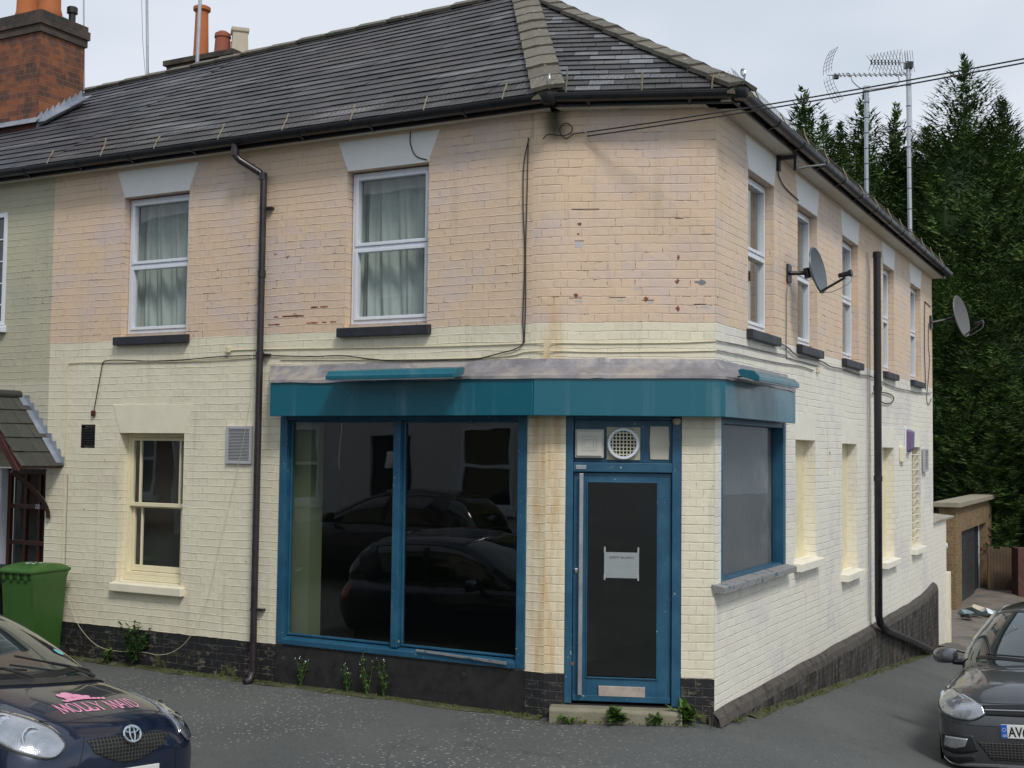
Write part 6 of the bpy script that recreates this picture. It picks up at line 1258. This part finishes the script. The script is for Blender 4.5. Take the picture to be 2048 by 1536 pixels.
    if kind == 'a':
        lamp(bs, [(.51, -.05, .70), (.53, -.13, .795), (.59, -.27, .87), (.68, -.46, .925), (.73, -.64, .96)], [(.51, -.045, .69), (.59, -.045, .635), (.69, -.10, .645), (.80, -.26, .72), (.80, -.55, .87), (.735, -.66, .955)], e, [(.30, .55, .070, 'chrome'), (.55, .50, .075, 'chrome'), (.80, .5, .035, 'alu')])
        if detail:
            patch(bs, [(-.35, 0, .715), (0, 0, .722), (.35, 0, .715)], [(-.31, 0, .64), (-.12, 0, .575), (0, 0, .56), (.12, 0, .575), (.31, 0, .64)], 'mesh', 'upper_grille', e, .004, 30, 10, 'front')
            patch(bs, [(-.50, 0, .43), (.50, 0, .43)], [(-.40, 0, .27), (.40, 0, .27)], 'trim', 'lower_grille', e, .004, 20, 6, 'front')
            strip(bs, [(-.72, -.62, .95), (-.60, -.30, .88), (-.42, -.16, .82), (0, -.10, .79), (.42, -.16, .82), (.60, -.30, .88), (.72, -.62, .95)], .007, 'trim', 'bonnet_gap', e, .0015, 60)
            strip(bs, [(.36, -.06, .72), (.42, -.02, .60), (.45, 0, .50), (.44, 0, .40)], .006, 'trim', 'bumper_crease', e, .0015, 24, True)
            strip(alls, [(-.70, yb+.02, 1.02), (-.35, yb+.16, 1.01), (0, yb+.19, 1.0), (.35, yb+.16, 1.01), (.70, yb+.02, 1.02)], .13, 'trim', 'scuttle_panel', e, .012, 40)
            for x0, x1 in ((.05, .60), (-.52, .02)):
                mb = MB(); a = cs.near((x0, yb+.06, 1.05), .045)[0]; b = cs.near((x1, yb-.10, 1.10), .035)[0]; c = alls.near((x0+.02, yb+.15, 1.02), .03)[0]; mb.tube([tuple(c), tuple(a.lerp(b, .25)), tuple(a.lerp(b, .5))], .010, 6); mb.tube([tuple(a), tuple(b)], .008, 5); mb.build('wiper', 'black', e)
            mb = MB(); q, nr = cs.near((-.50, -1.12, 1.15), .004); s_ = nr.cross(Z).normalized(); u_ = s_.cross(nr); mb.solid([tuple(q)]+[tuple(q+s_*.04*math.cos(t)+u_*.04*math.sin(t)) for t in [2*math.pi*k/16 for k in range(16)]], [(0, 1+k, 1+(k+1) % 16) for k in range(16)]); mb.build('tax_disc', mat('tax_disc', (.15, .45, .50), .4), e, recalc=False)
            # badge: three interlocking ovals
            q, nr = bs.ray((0, 1, .745), (0, -1, 0)); q = bs.ray((0, 1, .722), (0, -1, 0))[0]; q.y += .012; nn = Vector((0, .94, .33)).normalized(); s_ = Vector((1, 0, 0)); u_ = s_.cross(nn); u_ = -u_ if u_.z < 0 else u_; c = q+nn*.022
            mb = MB()
            for ax, ay, dx, dy, r in ((.074, .049, 0, 0, .0066), (.022, .045, 0, .001, .0045), (.056, .017, 0, .024, .0045)):
                P = [tuple(c+s_*(dx+ax*math.cos(t))+u_*(dy+ay*math.sin(t))) for t in [2*math.pi*k/36 for k in range(37)]]; mb.tube(P, r, 6, caps=False)
            mb.build('badge', 'chrome', e, smooth=True)
            # bonnet lettering and frilled cap emblem
            LET = {'M': (1.25, [((.1, 0), (.25, 1)), ((.25, 1), (.62, .05)), ((.62, .05), (1.0, 1)), ((1.0, 1), (1.15, 0))]), 'O': (1.05, 'O'), 'L': (.85, [((.2, 1), (.2, 0)), ((.2, .04), (.8, .04)), ((.8, .04), (.84, .3))]),
                   'Y': (.95, [((.05, 1), (.48, .5)), ((.92, 1), (.48, .5)), ((.48, .5), (.48, 0))]), 'A': (1.0, [((.08, 0), (.5, 1)), ((.5, 1), (.92, 0)), ((.25, .36), (.76, .36))]), 'I': (.5, [((.25, 0), (.25, 1))]), 'D': (1.0, 'D'), ' ': (.55, [])}
            word = 'MOLLY MAID'; tot = sum(LET[c_][0] for c_ in word); sx = .70/tot; sy = .088; x = -.345; mb = MB()
            def hood(px, py): return bs.ray((-px, py, 3), (0, 0, -1), .0025)[0]
            def bar(x0, y0_, x1, y1_, th):
                d = Vector((x1-x0, y1_-y0_)); L_ = d.length or 1e-6; nrm = Vector((-d.y, d.x))/L_*th/2; n_ = 4
                for i in range(n_):
                    a = Vector((x0, y0_)).lerp(Vector((x1, y1_)), i/n_); b = Vector((x0, y0_)).lerp(Vector((x1, y1_)), (i+1)/n_); mb.face([tuple(hood(*(a+nrm))), tuple(hood(*(b+nrm))), tuple(hood(*(b-nrm))), tuple(hood(*(a-nrm)))])
            yb_ = -.225
            for c_ in word:
                mb.cut()
                w_, stks = LET[c_]; cx = x+w_*sx/2+.0; arc = .10*(cx)**2; Y = lambda v: yb_-arc-.0-v*sy*1.25
                if stks == 'O' or stks == 'D':
                    P = [(x+sx*(.5+.43*math.cos(t)), Y(.5+.5*math.sin(t))) for t in [2*math.pi*k/18 for k in range(19)]] if stks == 'O' else [(x+sx*.2, Y(1)), (x+sx*.5, Y(1)), (x+sx*.85, Y(.75)), (x+sx*.92, Y(.5)), (x+sx*.85, Y(.25)), (x+sx*.5, Y(0)), (x+sx*.2, Y(0)), (x+sx*.2, Y(1))]
                    for a, b in zip(P, P[1:]): bar(*a, *b, .011)
                else:
                    for i_, (a, b) in enumerate(stks):
                        bar(x+a[0]*sx, Y(a[1]), x+b[0]*sx, Y(b[1]), .014 if (i_ % 2 == (0 if c_ != 'M' else 1) or c_ in 'LI') else .008)
                        for p in (a, b):
                            if p[1] in (0, 1) and not (c_ == 'M' and p[1] == 1 and a[0] != .1) and not c_ == 'A' * (p[1] == 1): bar(x+(p[0]-.13)*sx, Y(p[1]), x+(p[0]+.13)*sx, Y(p[1]), .006)
                x += w_*sx*1.0
            build_each(mb, 'bonnet_letter', 'pink', e, recalc=False)
            mb = MB()
            def lobe(cx, cy, a, b, rot=0, th=.0035):
                P = [(cx+a*math.cos(t)*math.cos(rot)-b*math.sin(t)*math.sin(rot), cy+a*math.cos(t)*math.sin(rot)+b*math.sin(t)*math.cos(rot)) for t in [2*math.pi*k/14 for k in range(14)]]
                mb.solid([tuple(bs.ray((-p[0], p[1], 3), (0, 0, -1), th)[0]) for p in [(cx, cy)]+P], [(0, 1+k, 1+(k+1) % 14) for k in range(14)])
            for cx, cy, a, b, r in ((-.13, -.447, .05, .035, .4), (-.08, -.467, .045, .04, 0), (-.03, -.427, .05, .035, -.3), (-.11, -.402, .05, .025, .2), (-.05, -.402, .06, .025, 0), (.02, -.412, .05, .022, -.3)): lobe(cx, cy, a, b, r)
            for i in range(10):
                q_ = i/9; lobe(mixf(-.19, .14, q_), -.372-.015*math.sin(math.pi*q_), .024, .012, mixf(.5, -.5, q_), .0045)
            mb.build('bonnet_emblem', 'pink', e, recalc=False)
    else:
        if detail:
            patch(bs, [(-.40, 0, .705), (0, 0, .715), (.40, 0, .705)], [(-.385, 0, .625), (0, 0, .62), (.385, 0, .625)], 'trim', 'upper_grille', e, .004, 24, 5, 'front')
            mb = MB();
            mb.tube([tuple(bs.ray((x_, 1, .668), (0, -1, 0), .008)[0]) for x_ in [-.385+.077*k for k in range(11)]], .0055, 6); mb.build('grille_bar', 'chrome', e)
            patch(bs, [(-.47, 0, .41), (.47, 0, .41)], [(-.36, 0, .265), (.36, 0, .265)], 'mesh', 'lower_grille', e, .004, 24, 8, 'front'); patch(bs, [(.50, 0, .46), (.66, 0, .475), (.79, 0, .46)], [(.46, 0, .33), (.62, 0, .30), (.78, 0, .32)], 'trim', 'fog_light_recess', e, .002, 14, 6, 'front', True); strip(bs, [(-.80, -.2, .235), (-.5, -.02, .215), (0, 0, .212), (.5, -.02, .215), (.80, -.2, .235)], .02, 'alu', 'bumper_lip', e, .010, 40)
            patch(bs, [(.54, 0, .43), (.66, 0, .44), (.74, 0, .44)], [(.57, 0, .365), (.66, 0, .345), (.76, 0, .355)], 'lamp', 'fog_light', e, .008, 12, 6, 'front', True)
            patch(bs, [(.50, 0, .29), (.80, -.2, .30)], [(.50, 0, .245), (.80, -.2, .25)], 'trim', 'bumper_vent', e, .003, 12, 4, 'near', True)
            strip(bs, [(-.78, -.62, .90), (-.74, -.28, .80), (-.60, -.12, .765), (-.42, -.04, .725), (0, -.03, .725), (.42, -.04, .725), (.60, -.12, .765), (.74, -.28, .80), (.78, -.62, .90)], .007, 'trim', 'bonnet_gap', e, .0015, 70)
            strip(bs, [(-.80, -.30, .60), (-.55, -.05, .545), (0, 0, .54), (.55, -.05, .545), (.80, -.30, .60)], .005, 'trim', 'bumper_crease', e, .001, 40)
            strip(bs, [(.76, -.40, .845), (.72, -.70, .925), (.66, -1.05, .96)], .007, 'trim', 'wing_gap', e, .0015, 20, True)
            for x0, x1 in ((-.10, .50), (-.55, .0)):
                mb = MB(); a = cs.near((x0, yb+.06, 1.0), .03)[0]; b = cs.near((x1, yb-.04, 1.03), .03)[0]; mb.tube([tuple(a), tuple(b)], .008, 5); mb.build('wiper', 'black', e)
        lamp(bs, [(.405, -.03, .695), (.50, -.07, .74), (.60, -.14, .785), (.70, -.28, .825), (.785, -.48, .865)], [(.375, -.02, .635), (.48, -.03, .585), (.60, -.05, .580), (.72, -.12, .615), (.80, -.28, .70), (.80, -.50, .83)], e, [(.62, .42, .062, 'chrome'), (.33, .40, .052, 'chrome'), (.45, .85, .03, 'alu')], bulge=.006)
    if plate:
        zc = .475 if kind == 'a' else .505; q, nr = bs.ray((0, 1, zc), (0, -1, 0)); y = q.y+.022; mb = MB(); mb.box((-.26, y-.012, zc-.0555), (.26, y, zc+.0555)); pl = mb.build('number_plate', 'plate', e, bevel=.004)
        mb = MB(); mb.box((.210, y, zc-.053), (.258, y+.0012, zc+.053)); mb.build('plate_band', 'blue', pl)
        T = lambda p: Vector((-p[0], y+.0022, zc+p[1]))
        text(plate, T, (-.200, -.040, 0), .110, 'ink', 'plate_letters', pl, xs=.80, bold=.0022, spacing=.98)
        text('GB', T, (-.250, -.042, 0), .026, 'plate', 'plate_country', pl)
        mb = MB()
        for k in range(12): a = 2*math.pi*k/12; cx, cz = .234+.014*math.cos(a), .012+.014*math.sin(a); mb.box((cx-.0022, y+.0014, zc+cz-.0022), (cx+.0022, y+.0024, zc+cz+.0022))
        mb.build('plate_stars', 'plate', pl)
    return e
def hv(a): return math.atan2(a.y, a.x)
yp = (-2.43, 7.75); make_car('a', (-2.29, 7.36, -.035), R_(-24.5), 'navy', 'navy blue hatchback with pink lettering on its bonnet, cut off at the lower left', plate='RL11 BLN', pitch=R_(1.8), roll=R_(7), scl=(.965, 1, .985))
make_car('b', (4.395, 10.2, -.393), R_(-119.3), 'greypaint', 'grey hatchback facing the camera at the lower right', plate='AV60 KXO', pitch=R_(3.5), roll=R_(-4.5), scl=(.974, 1, 1.017))
make_car('b', (7.55, 16.6, -1.0), R_(-116), 'whitepaint', 'white car parked behind the grey hatchback', plate=None, pitch=R_(4))

# ================================================================== OPPOSITE SIDE (what the glass reflects)
def opp_house(u0, u1, m1, lab, off=9.9, col='upvc', f='A'):
    e = empty('terraced_house', tuple(W(f, (u0+u1)/2, .6, off)), lab, 'house'); T = TF(f)
    um = u0+.62*(u1-u0); ops = [(u0+.5, u0+1.6, 1.35, 2.85, .1, 1), (um, um+.95, .55, 2.65, .15, 1), (u0+.6, u0+1.55, 4.1, 5.4, .1, 1), (um, um+.9, 4.1, 5.4, .1, 1)]
    mb = MB(lambda p: T((p[0], p[1], off-p[2]))); cells(mb, u0, u1, -.5, 6.0, ops); mb.build('wall', m1, e, recalc=False)
    for (a, b, c, d, *_r) in ops[:1]+ops[2:]:
        mb = MB(lambda p: T((p[0], p[1], off-p[2]))); mb.frame(a, b, c, d, -.06, .02, .07); mb.box((a+.07, (c+d)/2-.03, -.06), (b-.07, (c+d)/2+.03, .015)); fr = mb.build('window', col, e)
        mb = MB(lambda p: T((p[0], p[1], off-p[2]))); mb.box((a+.05, c+.05, -.09), (b-.05, d-.05, -.05)); mb.build('pane', 'carglass', fr); mb = MB(lambda p: T((p[0], p[1], off-p[2]))); mb.box((a-.08, c-.12, .0), (b+.08, c-.001, .10)); mb.build('sill', col, fr)
    a, b, c, d = ops[1][:4]; mb = MB(lambda p: T((p[0], p[1], off-p[2]))); mb.box((a+.03, c, -.13), (b-.03, d, -.08)); dr = mb.build('front_door', 'blackbin', e); mb = MB(lambda p: T((p[0], p[1], off-p[2]))); mb.box((a+.35, c+1.0, -.079), (b-.35, c+1.05, -.06)); mb.box((a+.3, c+1.5, -.079), (b-.3, c+1.8, -.075)); mb.build('letter_flap', 'chrome', dr)
    mb = MB(lambda p: T((p[0], p[1], off-p[2]))); mb.prism([(u0, 6.0, .25), (u0, 8.4, -4), (u0, 8.2, -4), (u0, 5.85, .20)], (u1-u0, 0, 0)); mb.build('roof', mat('opposite_roof', (.09, .07, .065), .7), e)
opp_house(22, 29, 'redbrick', 'red brick house far down the lane, seen in the side window', off=9.5, f='B'); opp_house(.8, 5.1, 'ochre', 'ochre and white house on the opposite side, seen only in reflections'); opp_house(5.12, 9.4, 'render', 'white rendered house opposite the shop, seen in its window'); opp_house(9.42, 13.9, 'render', 'farther white rendered house opposite, seen in reflections'); opp_house(13.92, 18.6, 'redbrick', 'red brick house opposite at the end of the row, seen in reflections')

p = W('A', 8.7, 0, 7.6); make_car('b', (p.x, p.y, ground(p.x, p.y)), R_(152), 'blackpaint', 'black hatchback parked across the street, seen tail first in the shop window', detail=False)
for o in list(bpy.data.objects):
    if '_b' in o: del o['_b']
